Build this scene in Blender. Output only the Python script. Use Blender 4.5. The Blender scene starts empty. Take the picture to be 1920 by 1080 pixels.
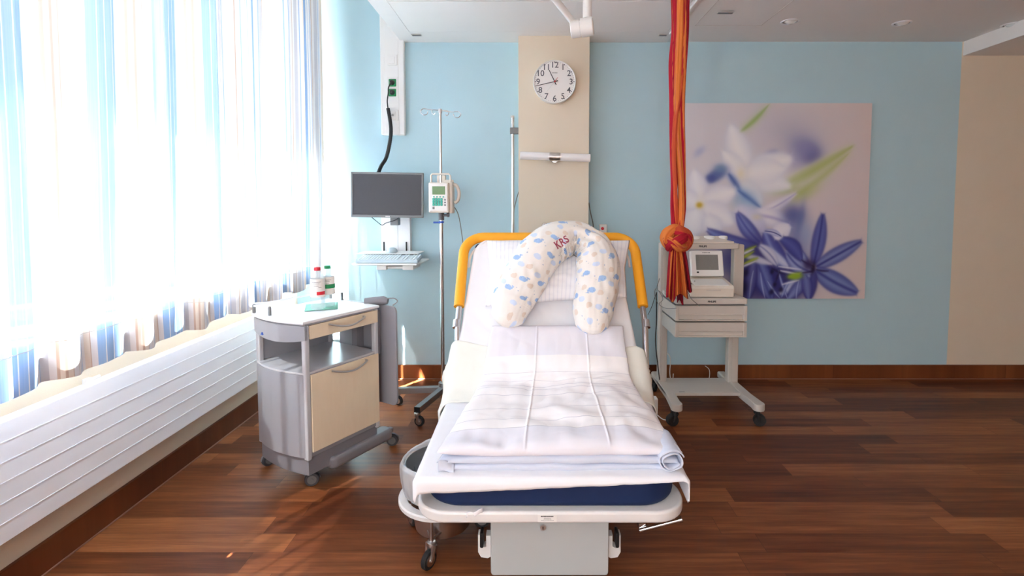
import bpy, bmesh, math, random
import numpy as np
from mathutils import Vector, Matrix, noise
SC = bpy.context.scene
COL = SC.collection
V = Vector
PI = math.pi
random.seed(7)

# ---------------------------------------------------------------- camera
F = 960.0; PX, PY = 997.0, 438.6; HC = 1.325
TH = math.atan((PY - 381.0) / F)
CT, ST = math.cos(TH), math.sin(TH)
def ray(px, py):
    u = (px - PX) / F; v = (py - PY) / F
    return V((u, CT - v * ST, -ST - v * CT))
CAM = V((0, 0, HC))
def W(px, py, Y):            # point of the photo lying at room depth Y
    d = ray(px, py); return CAM + d * (Y / d.y)
def WZ(px, py, Z):           # point of the photo lying at height Z
    d = ray(px, py); return CAM + d * ((Z - HC) / d.z)
def WP(px, py, p, n):        # point of the photo on a plane
    d = ray(px, py); return CAM + d * ((p - CAM).dot(n) / d.dot(n))
cd = bpy.data.cameras.new('camera'); cam = bpy.data.objects.new('camera', cd); COL.objects.link(cam)
cd.sensor_width = 36; cd.lens = F / 1920 * 36
cd.shift_x = -(PX - 960) / 1920; cd.shift_y = (PY - 540) / 1920
cam.location = CAM; cam.rotation_euler = (PI / 2 - TH, 0, 0)
cd.clip_start = 0.02
SC.camera = cam

# ---------------------------------------------------------------- materials
def lin(c):
    return tuple(((x / 255) / 12.92 if x / 255 <= .04045 else ((x / 255 + .055) / 1.055) ** 2.4) for x in c)
class NT:
    def __init__(s, name):
        s.m = bpy.data.materials.new(name); s.m.use_nodes = True
        s.t = s.m.node_tree; s.t.nodes.clear()
        s.out = s.n('ShaderNodeOutputMaterial')
    def n(s, typ, ins=None, **kw):
        x = s.t.nodes.new(typ)
        for k, v in kw.items(): setattr(x, k, v)
        if ins:
            for k, v in ins.items():
                if isinstance(v, bpy.types.NodeSocket): s.t.links.new(v, x.inputs[k])
                else: x.inputs[k].default_value = v
        return x
    def link(s, a, b): s.t.links.new(a, b)
    def math(s, op, a, b=0.0, c=0.0):
        x = s.n('ShaderNodeMath', {0: a, 1: b, 2: c}, operation=op); return x.outputs[0]
    def mix(s, f, a, b):
        x = s.n('ShaderNodeMix', data_type='RGBA'); 
        for i, v in ((0, f), (6, a), (7, b)):
            if isinstance(v, bpy.types.NodeSocket): s.link(v, x.inputs[i])
            else: x.inputs[i].default_value = v if i == 0 else (tuple(v) + (1,))[:4]
        return x.outputs[2]
    def bsdf(s, col, rough=.5, metal=0, spec=.5, **kw):
        b = s.n('ShaderNodeBsdfPrincipled')
        def st(k, v):
            if isinstance(v, bpy.types.NodeSocket): s.link(v, b.inputs[k])
            else: b.inputs[k].default_value = v
        st('Base Color', col if isinstance(col, bpy.types.NodeSocket) else (tuple(col) + (1,))[:4])
        st('Roughness', rough); st('Metallic', metal); st('Specular IOR Level', spec)
        for k, v in kw.items(): st(k, v)
        s.link(b.outputs[0], s.out.inputs[0]); return b
    def bump(s, b, h, strength=.2, dist=.002):
        x = s.n('ShaderNodeBump', {'Height': h, 'Strength': strength, 'Distance': dist})
        s.link(x.outputs[0], b.inputs['Normal'])
    def coord(s, which='Object', scale=(1, 1, 1)):
        tc = s.n('ShaderNodeTexCoord')
        mp = s.n('ShaderNodeMapping', {'Vector': tc.outputs[which], 'Scale': scale}); return mp.outputs[0]
    def noise(s, vec, scale=5, detail=3, rough=.5):
        return s.n('ShaderNodeTexNoise', {'Vector': vec, 'Scale': scale, 'Detail': detail, 'Roughness': rough}).outputs[0]
def simple(name, rgb, rough=.5, metal=0, spec=.5, vary=.04, nscale=9, bump=0, bscale=300, **kw):
    t = NT(name); c = lin(rgb); v = t.coord()
    n = t.noise(v, nscale)
    col = t.mix(n, tuple(x * (1 - vary) for x in c), tuple(min(1, x * (1 + vary)) for x in c))
    b = t.bsdf(col, rough, metal, spec, **kw)
    if bump: t.bump(b, t.noise(v, bscale, 2), bump, .001)
    return t.m
M = {}
M['blue_wall'] = simple('light_blue_wall_paint', (168, 202, 214), .85, spec=.2, bump=.5, bscale=180, vary=.015)
M['cream_wall'] = simple('cream_wall_paint', (226, 214, 194), .85, spec=.2, bump=.4, bscale=180, vary=.015)
M['ceiling'] = simple('white_ceiling_paint', (236, 233, 229), .9, spec=.2, bump=.1, bscale=90, vary=.01)
M['ceil_panel'] = simple('white_ceiling_panel', (240, 238, 235), .75, spec=.25, vary=.01)
M['white_metal'] = simple('white_enamelled_metal', (238, 239, 241), .38, spec=.5, vary=.01)
M['white_plastic'] = simple('white_plastic', (235, 235, 232), .4, vary=.01)
M['cream_plastic'] = simple('off_white_plastic', (222, 214, 202), .42, vary=.015)
M['cart_metal'] = simple('light_grey_cart_lacquer', (204, 198, 190), .5, vary=.02)
M['grey_metal'] = simple('silver_grey_lacquer', (160, 161, 168), .36, .2, vary=.03)
M['dark_grey'] = simple('dark_grey_plastic', (92, 92, 98), .45, vary=.03)
M['base_grey'] = simple('grey_locker_base_plastic', (128, 126, 132), .45, vary=.03)
M['black'] = simple('black_plastic', (22, 22, 24), .4, vary=.1)
M['rubber'] = simple('black_rubber', (30, 29, 30), .65, vary=.1)
M['rubber_grey'] = simple('grey_rubber_tread', (70, 70, 74), .6, vary=.1)
M['chrome'] = simple('chrome', (214, 214, 216), .16, 1.0, vary=.01)
M['steel'] = simple('brushed_steel', (205, 203, 202), .3, 1.0, vary=.05)
M['alu'] = simple('anodised_aluminium', (170, 170, 172), .35, .9, vary=.03)
M['yellow'] = simple('yellow_orange_foam_padding', (246, 172, 40), .5, spec=.35, vary=.03, bump=.15, bscale=150)
M['navy'] = simple('navy_blue_vinyl_cover', (24, 42, 80), .55, spec=.25, vary=.08, bump=.15, bscale=400)
M['bed_white'] = simple('white_bed_plastic', (228, 226, 224), .35, vary=.015)
M['bed_grey'] = simple('pale_grey_powder_coat', (188, 192, 192), .5, vary=.02, bump=.1, bscale=500)
M['screen'] = simple('matt_dark_screen', (62, 62, 66), .5, spec=.4, vary=.06, nscale=60)
M['silver_light'] = simple('pale_silver_profile', (196, 197, 202), .35, .15, vary=.02)
M['screen_light'] = simple('grey_monitor_screen', (128, 128, 124), .45, spec=.4, vary=.08, nscale=80)
M['monitor_grey'] = simple('grey_monitor_bezel', (112, 113, 114), .4, vary=.02)
M['green_socket'] = simple('green_socket_plastic', (28, 140, 84), .35, vary=.03)
M['lcd_green'] = simple('green_lcd', (96, 132, 82), .3, vary=.15, nscale=120)
M['key_green'] = simple('turquoise_key_rubber', (62, 178, 158), .5, vary=.03)
M['kbd'] = simple('pale_blue_grey_keyboard_plastic', (190, 206, 214), .5, vary=.02)
M['key'] = simple('keyboard_keys', (208, 220, 224), .5, vary=.03)
M['red_plastic'] = simple('red_plastic', (208, 36, 52), .4, vary=.03)
M['green_plastic'] = simple('green_plastic', (20, 140, 84), .4, vary=.03)
M['blue_plastic'] = simple('blue_plastic', (40, 84, 178), .4, vary=.03)
M['label_paper'] = simple('label_paper', (238, 236, 232), .6, vary=.02)
M['ink'] = simple('black_ink', (34, 33, 34), .6, vary=.05)
M['embroidery'] = simple('dark_red_embroidery_thread', (160, 66, 90), .8, vary=.1, nscale=200)
M['napkin'] = simple('green_paper_napkin', (128, 190, 170), .8, vary=.04, nscale=40, bump=.2)
M['linen'] = simple('white_cotton', (240, 240, 243), .9, spec=.15, vary=.01, bump=.25, bscale=700)
M['pad'] = simple('cream_absorbent_pad', (241, 241, 232), .85, spec=.15, vary=.02, bump=.25, bscale=300)
M['lamp_glass'] = simple('opal_lamp_glass', (244, 244, 244), .2, vary=.005)
M['reflector'] = simple('downlight_reflector', (240, 238, 232), .15, .2, vary=.01)
M['cable_grey'] = simple('grey_cable', (120, 120, 116), .5, vary=.03)
M['cable_white'] = simple('white_cable', (214, 212, 206), .5, vary=.03)
M['joint'] = simple('brown_floor_joint_strip', (142, 100, 84), .5, vary=.03)
M['watermark_blue'] = simple('blue_emblem', (66, 96, 180), .5, vary=.03)

def mat_laminate():
    t = NT('pale_maple_laminate'); v = t.coord('Object', (1, 1, 1))
    n = t.noise(t.coord('Object', (60, 60, 9)), 1, 4); n2 = t.noise(v, 420, 2)
    c = t.mix(n, lin((232, 213, 184)), lin((240, 224, 198)))
    c = t.mix(t.math('MULTIPLY', n2, .25), c, lin((214, 190, 158)))
    t.bsdf(c, .45, 0, .4); return t.m
M['laminate'] = mat_laminate()

def mat_wood(name, ax=0, pw=.11, pl=.92):   # ax: axis the boards run along
    t = NT(name)
    tc = t.n('ShaderNodeTexCoord'); sp = t.n('ShaderNodeSeparateXYZ', {0: tc.outputs['Object']})
    a, b = (sp.outputs[0], sp.outputs[1]) if ax == 0 else (sp.outputs[1], sp.outputs[0])
    if pw > 5: b = t.math('ADD', b, 0.0)
    rb = t.math('DIVIDE', b, pw); row = t.math('FLOOR', rb); fb = t.math('FRACT', rb)
    h = t.n('ShaderNodeTexWhiteNoise', {'W': row}, noise_dimensions='1D').outputs[0]
    ra = t.math('ADD', t.math('DIVIDE', a, pl), t.math('MULTIPLY', h, 7.3)); ca = t.math('FLOOR', ra); fa = t.math('FRACT', ra)
    cid = t.n('ShaderNodeCombineXYZ', {0: ca, 1: row, 2: 0.0}).outputs[0]
    wn = t.n('ShaderNodeTexWhiteNoise', {'Vector': cid}, noise_dimensions='3D')
    off = t.math('MULTIPLY', wn.outputs[0], 37.0)
    gv = t.n('ShaderNodeCombineXYZ', {0: t.math('MULTIPLY', a, 1.6), 1: t.math('ADD', t.math('MULTIPLY', b, 26), off), 2: off}).outputs[0]
    g1 = t.noise(gv, 1.3, 5, .6)
    gv2 = t.n('ShaderNodeCombineXYZ', {0: t.math('MULTIPLY', a, 7), 1: t.math('MULTIPLY', b, 240), 2: off}).outputs[0]
    g2 = t.noise(gv2, 1.0, 4, .7)
    r = t.n('ShaderNodeValToRGB', {0: t.math('ADD', t.math('MULTIPLY', g1, .75), t.math('MULTIPLY', wn.outputs[0], .42))})
    cr = r.color_ramp; cr.elements[0].position = .22; cr.elements[0].color = lin((66, 32, 16)) + (1,)
    cr.elements[1].position = .85; cr.elements[1].color = lin((172, 108, 64)) + (1,)
    for p, c in ((.42, (104, 54, 28)), (.6, (134, 76, 41))):
        e = cr.elements.new(p); e.color = lin(c) + (1,)
    c = t.mix(t.math('MULTIPLY', t.math('POWER', g2, 1.6), .9), r.outputs[0], lin((62, 30, 16)))
    e1 = t.math('LESS_THAN', fb, .012); e2 = t.math('LESS_THAN', fa, .0016)
    gap = t.math('MAXIMUM', e1, e2)
    c = t.mix(t.math('MULTIPLY', gap, .8), c, lin((50, 26, 18)))
    bs = t.bsdf(c, t.math('ADD', t.math('MULTIPLY', g2, .12), .36), 0, .28)
    t.bump(bs, t.math('SUBTRACT', g2, t.math('MULTIPLY', gap, 1.0)), .12, .001)
    return t.m
M['floor'] = mat_wood('brown_wood_plank_floor')
M['skirt_back'] = mat_wood('brown_wood_skirting_along_x', 0, 9.7, 1.3)
M['skirt_left'] = mat_wood('brown_wood_skirting_along_y', 1, 9.7, 1.3)

def mat_vcol(name, rough=.8, spec=.2, bump=0, bscale=500):
    t = NT(name); a = t.n('ShaderNodeVertexColor', layer_name='Col')
    b = t.bsdf(a.outputs[0], rough, 0, spec)
    if bump: t.bump(b, t.noise(t.coord(), bscale, 2), bump, .001)
    return t.m
M['print'] = mat_vcol('printed_canvas', .75, .25, .1, 600)
M['whale'] = mat_vcol('whale_print_cotton', .9, .15, .25, 700)
M['rebozo'] = mat_vcol('red_orange_striped_woven_cloth', .9, .15, .4, 500)

def mat_glass(name, tint=(.96, .98, .98), gloss=.08, rough=.02):
    t = NT(name)
    tr = t.n('ShaderNodeBsdfTransparent', {'Color': tint + (1,)}); gl = t.n('ShaderNodeBsdfGlossy', {'Color': (1, 1, 1, 1), 'Roughness': rough})
    mx = t.n('ShaderNodeMixShader', {0: gloss, 1: tr.outputs[0], 2: gl.outputs[0]}); t.link(mx.outputs[0], t.out.inputs[0]); return t.m
M['pane'] = mat_glass('window_glass')
def mat_clear(name, tint, rough=.05, dens=.3):
    t = NT(name)
    tr = t.n('ShaderNodeBsdfTransparent', {'Color': tint + (1,)})
    b = t.n('ShaderNodeBsdfPrincipled', {'Base Color': (.86, .9, .92, 1), 'Roughness': rough})
    mx = t.n('ShaderNodeMixShader', {0: dens, 1: tr.outputs[0], 2: b.outputs[0]}); t.link(mx.outputs[0], t.out.inputs[0]); return t.m
M['pet'] = mat_clear('clear_bottle_plastic', (.94, .97, .98), .06, .27)
M['liner'] = mat_clear('translucent_bin_liner', (.9, .9, .93), .25, .5)

def mat_curtain():
    t = NT('sheer_striped_curtain_fabric')
    uv = t.n('ShaderNodeUVMap'); sp = t.n('ShaderNodeSeparateXYZ', {0: uv.outputs[0]})
    ph = t.math('FRACT', t.math('DIVIDE', sp.outputs[0], .40))
    r = t.n('ShaderNodeValToRGB', {0: ph}); cr = r.color_ramp; cr.interpolation = 'CONSTANT'
    w = lin((240, 240, 244)); bl = lin((138, 180, 228)); tn = lin((206, 178, 160)); gy = lin((206, 208, 218)); cw = lin((240, 228, 216))
    st = [(0, bl), (.07, w), (.076, bl), (.135, w), (.141, bl), (.20, w), (.206, bl), (.25, w), (.30, bl), (.315, w), (.36, bl), (.37, gy), (.44, w),
          (.50, tn), (.52, cw), (.56, tn), (.585, cw), (.63, tn), (.64, w), (.70, tn), (.71, w), (.74, gy), (.80, w), (.83, bl), (.84, w), (.88, cw), (.93, tn), (.94, w)]
    cr.elements[0].position = 0; cr.elements[0].color = st[0][1] + (1,)
    cr.elements[1].position = st[1][0]; cr.elements[1].color = st[1][1] + (1,)
    for p, c in st[2:]:
        e = cr.elements.new(p); e.color = c + (1,)
    weave = t.noise(t.n('ShaderNodeCombineXYZ', {0: t.math('MULTIPLY', sp.outputs[0], 260), 1: t.math('MULTIPLY', sp.outputs[1], 3), 2: 0.0}).outputs[0], 1, 2)
    c = t.mix(t.math('MULTIPLY', weave, .25), r.outputs[0], w)
    tl = t.n('ShaderNodeBsdfTranslucent', {'Color': c}); df = t.n('ShaderNodeBsdfDiffuse', {'Color': c})
    tr = t.n('ShaderNodeBsdfTransparent', {'Color': (1, 1, 1, 1)})
    a = t.n('ShaderNodeMixShader', {0: .90, 1: tl.outputs[0], 2: df.outputs[0]})
    hem = t.math('LESS_THAN', sp.outputs[1], .12)      # doubled cloth in the hem lets less through
    fac = t.math('SUBTRACT', .014, t.math('MULTIPLY', hem, .012))
    b = t.n('ShaderNodeMixShader', {0: fac, 1: a.outputs[0], 2: tr.outputs[0]})
    t.link(b.outputs[0], t.out.inputs[0]); return t.m
M['curtain'] = mat_curtain()

def mat_duvet():
    t = NT('white_duvet_cover_with_thin_stripes')
    uv = t.n('ShaderNodeUVMap'); sp = t.n('ShaderNodeSeparateXYZ', {0: uv.outputs[0]})
    v = t.math('ADD', sp.outputs[1], t.math('MULTIPLY', t.noise(t.n('ShaderNodeCombineXYZ', {0: sp.outputs[0], 1: sp.outputs[1], 2: 0.0}).outputs[0], 2.2, 3), .030))
    r = t.n('ShaderNodeValToRGB', {0: v}); cr = r.color_ramp; cr.interpolation = 'CONSTANT'
    w = lin((247, 244, 244)); ln = lin((214, 212, 218)); gy = lin((233, 232, 239))
    st = [(0, gy), (.135, ln), (.139, w), (.18, ln), (.183, w), (.205, ln), (.208, w), (.235, ln), (.238, w), (.32, ln), (.323, w), (.36, ln), (.363, w),
          (.43, ln), (.433, w), (.48, ln), (.483, w), (.55, ln), (.553, w), (.582, ln), (.585, w), (.65, ln), (.653, w), (.70, ln), (.703, w), (.75, ln), (.753, w), (.85, gy)]
    cr.elements[0].position = 0; cr.elements[0].color = st[0][1] + (1,)
    cr.elements[1].position = st[1][0]; cr.elements[1].color = st[1][1] + (1,)
    for p, c in st[2:]:
        e = cr.elements.new(p); e.color = c + (1,)
    b = t.bsdf(r.outputs[0], .9, 0, .15)
    t.bump(b, t.noise(t.coord(), 600, 2), .2, .001); return t.m
M['duvet'] = mat_duvet()
M['duvet_in'] = simple('pale_blue_grey_duvet_lining', (208, 214, 228), .9, spec=.15, vary=.02, bump=.2, bscale=600)
def mat_pillow():
    t = NT('white_pillowcase_with_tone_on_tone_stripes')
    uv = t.n('ShaderNodeUVMap'); sp = t.n('ShaderNodeSeparateXYZ', {0: uv.outputs[0]})
    s = t.math('LESS_THAN', t.math('FRACT', t.math('MULTIPLY', sp.outputs[0], 34)), .3)
    c = t.mix(s, lin((240, 240, 243)), lin((230, 231, 237))); b = t.bsdf(c, .85, 0, .2)
    t.bump(b, t.noise(t.coord(), 600, 2), .2, .001); return t.m
M['pillow'] = mat_pillow()

# ---------------------------------------------------------------- mesh helpers
CUR = [Matrix.Identity(4)]
WM = {}
def addbm(bm, tmp):
    me = bpy.data.meshes.new('tmp'); tmp.to_mesh(me); tmp.free(); bm.from_mesh(me); bpy.data.meshes.remove(me)
def box(bm, x0, x1, y0, y1, z0, z1, bev=0.0, seg=2, mt=None):
    t = bmesh.new(); bmesh.ops.create_cube(t, size=1)
    for v in t.verts: v.co = V((x0 + (v.co.x + .5) * (x1 - x0), y0 + (v.co.y + .5) * (y1 - y0), z0 + (v.co.z + .5) * (z1 - z0)))
    if bev > 0: bmesh.ops.bevel(t, geom=t.edges[:], offset=bev, segments=seg, profile=.5, affect='EDGES')
    if mt is not None: t.transform(mt)
    addbm(bm, t)
def prism(bm, pts, axis, d0, d1, bev=0.0, seg=2, mt=None):
    """polygon pts (2-D) extruded along axis between d0 and d1"""
    t = bmesh.new()
    def mk(p, d):
        return {'x': V((d, p[0], p[1])), 'y': V((p[0], d, p[1])), 'z': V((p[0], p[1], d))}[axis]
    a = [t.verts.new(mk(p, d0)) for p in pts]; b = [t.verts.new(mk(p, d1)) for p in pts]
    t.faces.new(a); t.faces.new(b[::-1])
    n = len(pts)
    for i in range(n): t.faces.new((a[i], b[i], b[(i + 1) % n], a[(i + 1) % n]))
    bmesh.ops.recalc_face_normals(t, faces=t.faces[:])
    if bev > 0:
        ed = [e for e in t.edges if (e.verts[0] in a) == (e.verts[1] in a)]
        bmesh.ops.bevel(t, geom=ed, offset=bev, segments=seg, profile=.5, affect='EDGES')
    if mt is not None: t.transform(mt)
    addbm(bm, t)
def rrect(x0, x1, y0, y1, r, n=6):
    P = []
    for cx, cy, a0 in ((x1 - r, y1 - r, 0), (x0 + r, y1 - r, 90), (x0 + r, y0 + r, 180), (x1 - r, y0 + r, 270)):
        for k in range(n + 1):
            a = math.radians(a0 + 90 * k / n); P.append((cx + r * math.cos(a), cy + r * math.sin(a)))
    return P
def frames(pts, closed=False):
    n = len(pts); T = []
    for i in range(n):
        a = pts[(i - 1) % n] if (closed or i > 0) else pts[0]
        b = pts[(i + 1) % n] if (closed or i < n - 1) else pts[-1]
        T.append((b - a).normalized())
    up = V((0, 0, 1)) if abs(T[0].z) < .9 else V((1, 0, 0))
    N = [(up - T[0] * up.dot(T[0])).normalized()]
    for i in range(1, n):
        q = N[-1] - T[i] * N[-1].dot(T[i]); N.append(q.normalized())
    return T, N
def tube(bm, pts, r, n=12, closed=False, caps=True):
    pts = [V(p) for p in pts]; T, N = frames(pts, closed)
    rr = r if isinstance(r, (list, tuple)) else [r] * len(pts)
    R = []
    for p, t, nn, q in zip(pts, T, N, rr):
        b = t.cross(nn)
        R.append([bm.verts.new(p + (nn * math.cos(2 * PI * k / n) + b * math.sin(2 * PI * k / n)) * q) for k in range(n)])
    m = len(R)
    for i in range(m if closed else m - 1):
        A, B = R[i], R[(i + 1) % m]
        for k in range(n): bm.faces.new((A[k], A[(k + 1) % n], B[(k + 1) % n], B[k]))
    if caps and not closed:
        bm.faces.new(R[0][::-1]); bm.faces.new(R[-1])
def cyl(bm, p0, p1, r, r1=None, n=24):
    tube(bm, [p0, p1], [r, r if r1 is None else r1], n)
def smoothpath(pts, k=6):
    pts = [V(p) for p in pts]; out = []
    for i in range(len(pts) - 1):
        p0 = pts[max(i - 1, 0)]; p1 = pts[i]; p2 = pts[i + 1]; p3 = pts[min(i + 2, len(pts) - 1)]
        for j in range(k):
            t = j / k
            out.append(.5 * ((2 * p1) + (p2 - p0) * t + (2 * p0 - 5 * p1 + 4 * p2 - p3) * t * t + (3 * p1 - p0 - 3 * p2 + p3) * t ** 3))
    out.append(pts[-1]); return out
def lathe(bm, prof, c=(0, 0, 0), n=32, axis='z', caps=True):
    c = V(c); R = []
    for r, z in prof:
        ring = []
        for k in range(n):
            a = 2 * PI * k / n; x, y = r * math.cos(a), r * math.sin(a)
            p = {'z': V((x, y, z)), 'y': V((x, z, y)), 'x': V((z, x, y))}[axis]
            ring.append(bm.verts.new(c + p))
        R.append(ring)
    for A, B in zip(R, R[1:]):
        for k in range(n): bm.faces.new((A[k], A[(k + 1) % n], B[(k + 1) % n], B[k]))
    if caps:
        if prof[0][0] > 1e-5: bm.faces.new(R[0][::-1])
        if prof[-1][0] > 1e-5: bm.faces.new(R[-1])
    bmesh.ops.remove_doubles(bm, verts=bm.verts[:], dist=1e-6)
def grid(bm, fn, nu, nv, uvf=None, colf=None, closeu=False):
    uvl = bm.loops.layers.uv.verify()
    cl = bm.loops.layers.float_color.get('Col') or (bm.loops.layers.float_color.new('Col') if colf else None)
    G = [[bm.verts.new(fn(i / nu, j / nv)) for j in range(nv + 1)] for i in range(nu + (0 if closeu else 1))]
    for i in range(nu):
        i2 = (i + 1) % len(G) if closeu else i + 1
        for j in range(nv):
            f = bm.faces.new((G[i][j], G[i2][j], G[i2][j + 1], G[i][j + 1]))
            for l, (a, b) in zip(f.loops, ((i, j), (i + 1, j), (i + 1, j + 1), (i, j + 1))):
                l[uvl].uv = uvf(a / nu, b / nv) if uvf else (a / nu, b / nv)
                if colf: l[cl] = colf(a / nu, b / nv)
    return G
def finish(name, bm, mat, parent=None, ang=35, recalc=True, origin=None, sm=True):
    if recalc: bmesh.ops.recalc_face_normals(bm, faces=bm.faces[:])
    bm.transform(CUR[0])
    if parent is not None: bm.transform(WM[parent.name].inverted()); off = None
    else:
        if origin is None:
            xs = [v.co.x for v in bm.verts]; ys = [v.co.y for v in bm.verts]; zs = [v.co.z for v in bm.verts]
            off = V(((min(xs) + max(xs)) / 2, (min(ys) + max(ys)) / 2, min(zs)))
        else: off = V(origin)
        bm.transform(Matrix.Translation(-off))
    a = math.radians(ang)
    for f in bm.faces: f.smooth = sm
    for e in bm.edges:
        if len(e.link_faces) == 2 and e.calc_face_angle(0) > a: e.smooth = False
    me = bpy.data.meshes.new(name); bm.to_mesh(me); bm.free()
    o = bpy.data.objects.new(name, me); COL.objects.link(o)
    me.materials.append(M[mat] if isinstance(mat, str) else mat)
    if ang < 100 and sm:
        wn_ = o.modifiers.new('weighted_normals', 'WEIGHTED_NORMAL'); wn_.keep_sharp = True; wn_.weight = 80
    if parent is not None: o.parent = parent; WM[o.name] = WM[parent.name]
    else: o.location = off; WM[o.name] = Matrix.Translation(off)
    return o
def tag(o, label, cat, group=None):
    o['label'] = label; o['category'] = cat
    if group: o['group'] = group
    return o
def thing(name, label, cat, loc, rz=0, group=None):
    o = bpy.data.objects.new(name, None); COL.objects.link(o); o.empty_display_size = .05
    o.location = loc; o.rotation_euler = (0, 0, rz)
    WM[o.name] = Matrix.Translation(V(loc)) @ Matrix.Rotation(rz, 4, 'Z')
    return tag(o, label, cat, group)
def struct(name, bm, mat, origin=(0, 0, 0), **kw):
    o = finish(name, bm, mat, origin=origin, **kw); o['kind'] = 'structure'; return o
def part(name, mat, parent, fn, **kw):
    bm = bmesh.new(); fn(bm); return finish(name, bm, mat, parent, **kw)
def solid(o, th, off=-1):
    m = o.modifiers.new('thickness', 'SOLIDIFY'); m.thickness = th; m.offset = off; return o
def textmesh(name, s, size, mt, mat, parent, ext=.0004, bold=0.0, align='CENTER'):
    cu = bpy.data.curves.new('t', 'FONT'); cu.body = s; cu.size = size; cu.extrude = ext; cu.align_x = align; cu.align_y = 'CENTER'; cu.offset = bold
    cu.resolution_u = 4
    ob = bpy.data.objects.new('t', cu); COL.objects.link(ob)
    dg = bpy.context.evaluated_depsgraph_get(); me = bpy.data.meshes.new_from_object(ob.evaluated_get(dg))
    bm = bmesh.new(); bm.from_mesh(me); bpy.data.objects.remove(ob); bpy.data.curves.remove(cu); bpy.data.meshes.remove(me)
    bm.transform(mt); return finish(name, bm, mat, parent, recalc=False)
def facing(p, xdir=V((1, 0, 0)), ydir=V((0, 0, 1))):
    xdir = xdir.normalized(); ydir = ydir.normalized(); z = xdir.cross(ydir)
    m = Matrix((xdir, ydir, z)).transposed().to_4x4(); m.translation = V(p); return m
SKY = 8.0; SUN = 85.0; EXPO = 1.28
# ================================================================ the room
YB = 3.81            # back wall
XL = -1.76           # window wall
XR = 5.6; YF = -2.6
ZC = 2.5; ZH = 3.02  # lowered ceiling, full height by the window
XE = -.948           # edge of the lowered ceiling
XC = 3.14            # where the blue paint ends
ZD = 2.40

def f(bm): box(bm, XL - .25, XR + .1, YF - .1, YB + .1, -.08, 0)
bm = bmesh.new(); f(bm); struct('floor', bm, 'floor')
bm = bmesh.new(); box(bm, XL - .25, XR + .1, YB, YB + .1, 0, ZH); 
wb = struct('wall_back', bm, 'blue_wall')
# blue paint field and cream field are one wall: cream paint material on the faces right of XC
t = NT('wall_paint_blue_and_cream'); tc = t.n('ShaderNodeTexCoord'); sp = t.n('ShaderNodeSeparateXYZ', {0: tc.outputs['Object']})
fac = t.math('GREATER_THAN', sp.outputs[0], XC)
nn = t.noise(t.coord(), 8)
c = t.mix(fac, t.mix(nn, lin((182, 213, 223)), lin((187, 217, 227))), t.mix(nn, lin((222, 210, 190)), lin((228, 216, 197))))
b = t.bsdf(c, .85, 0, .2); t.bump(b, t.noise(t.coord(), 170, 2), .5, .001)
wb.data.materials.clear(); wb.data.materials.append(t.m)
# window wall with a long opening
WY0, WY1, WZ0, WZ1 = -2.2, 3.42, .895, 2.68
WT = .12
bm = bmesh.new()
box(bm, XL - WT, XL, YF, YB, 0, WZ0); box(bm, XL - WT, XL, YF, YB, WZ1, ZH)
box(bm, XL - WT, XL, YF, WY0, WZ0, WZ1); box(bm, XL - WT, XL, WY1, YB, WZ0, WZ1)
struct('wall_left', bm, 'cream_wall')
bm = bmesh.new(); box(bm, XR, XR + .1, YF, YB, 0, ZH); struct('wall_right', bm, 'cream_wall')
bm = bmesh.new(); QX0, QX1, QZ0, QZ1 = -1.3, .2, .95, 2.3  # front wall, with an opening for the added fill window
box(bm, XL - .25, XR, YF - .1, YF, 0, QZ0); box(bm, XL - .25, XR, YF - .1, YF, QZ1, ZH); box(bm, XL - .25, QX0, YF - .1, YF, QZ0, QZ1); box(bm, QX1, XR, YF - .1, YF, QZ0, QZ1)
struct('wall_front', bm, 'cream_wall')
bm = bmesh.new()
for x in (QX0, QX1 - .06): box(bm, x, x + .06, YF - .08, YF - .03, QZ0, QZ1, .003)
box(bm, QX0, QX1, YF - .08, YF - .03, QZ0, QZ0 + .05, .003); box(bm, QX0, QX1, YF - .08, YF - .03, QZ1 - .05, QZ1, .003)
w2_ = struct('added_fill_window', bm, 'white_plastic')  # unseen window and pane added behind the camera to let in fill light
bm = bmesh.new(); box(bm, QX0 + .02, QX1 - .02, YF - .06, YF - .055, QZ0 + .02, QZ1 - .02); finish('window_pane', bm, 'pane', w2_)
# ceilings
bm = bmesh.new(); box(bm, XE, XR, YF, YB, ZC, ZC + .06); box(bm, XE, XE + .03, YF, YB, ZC + .06, ZH)
struct('ceiling', bm, 'ceiling')
bm = bmesh.new(); box(bm, XL - .25, XE + .03, YF - .1, YB + .1, ZH, ZH + .1); box(bm, XE + .03, XR + .1, YF - .1, YB + .1, ZH, ZH + .1)
struct('ceiling', bm, 'ceiling')
bm = bmesh.new(); box(bm, XC + .01, XR, YF, YB, ZD, ZC); struct('trim_1', bm, 'ceiling')
# lowered service panel above the bed: frame, seam lines, vent slots
bm = bmesh.new()
z0 = ZC - .012
def ring(bm, x0, x1, y0, y1, z0, z1, w):
    box(bm, x0, x0 + w, y0, y1, z0, z1, .002); box(bm, x1 - w, x1, y0, y1, z0, z1, .002)
    box(bm, x0 + w, x1 - w, y1 - w, y1, z0, z1, .002)
box(bm, XE, -.839, -1.0, YB, ZC - .006, ZC, .002); box(bm, -.839, .930, 3.575, YB, ZC - .006, ZC, .002); box(bm, .930, .985, -1.0, YB, ZC - .006, ZC, .002); box(bm, .945, .958, -1.0, 3.6, ZC - .020, ZC - .005, .003)
struct('trim_2', bm, 'ceil_panel')
bm = bmesh.new()
xa, xb, ya, yb = -.834, .926, .9, 3.571
for i in range(3):
    y1 = yb - i * .53; box(bm, xa, xb, y1 - .527, y1 - .003, ZC - .008, ZC, .0015)
struct('trim_3', bm, 'ceil_panel')
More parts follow.
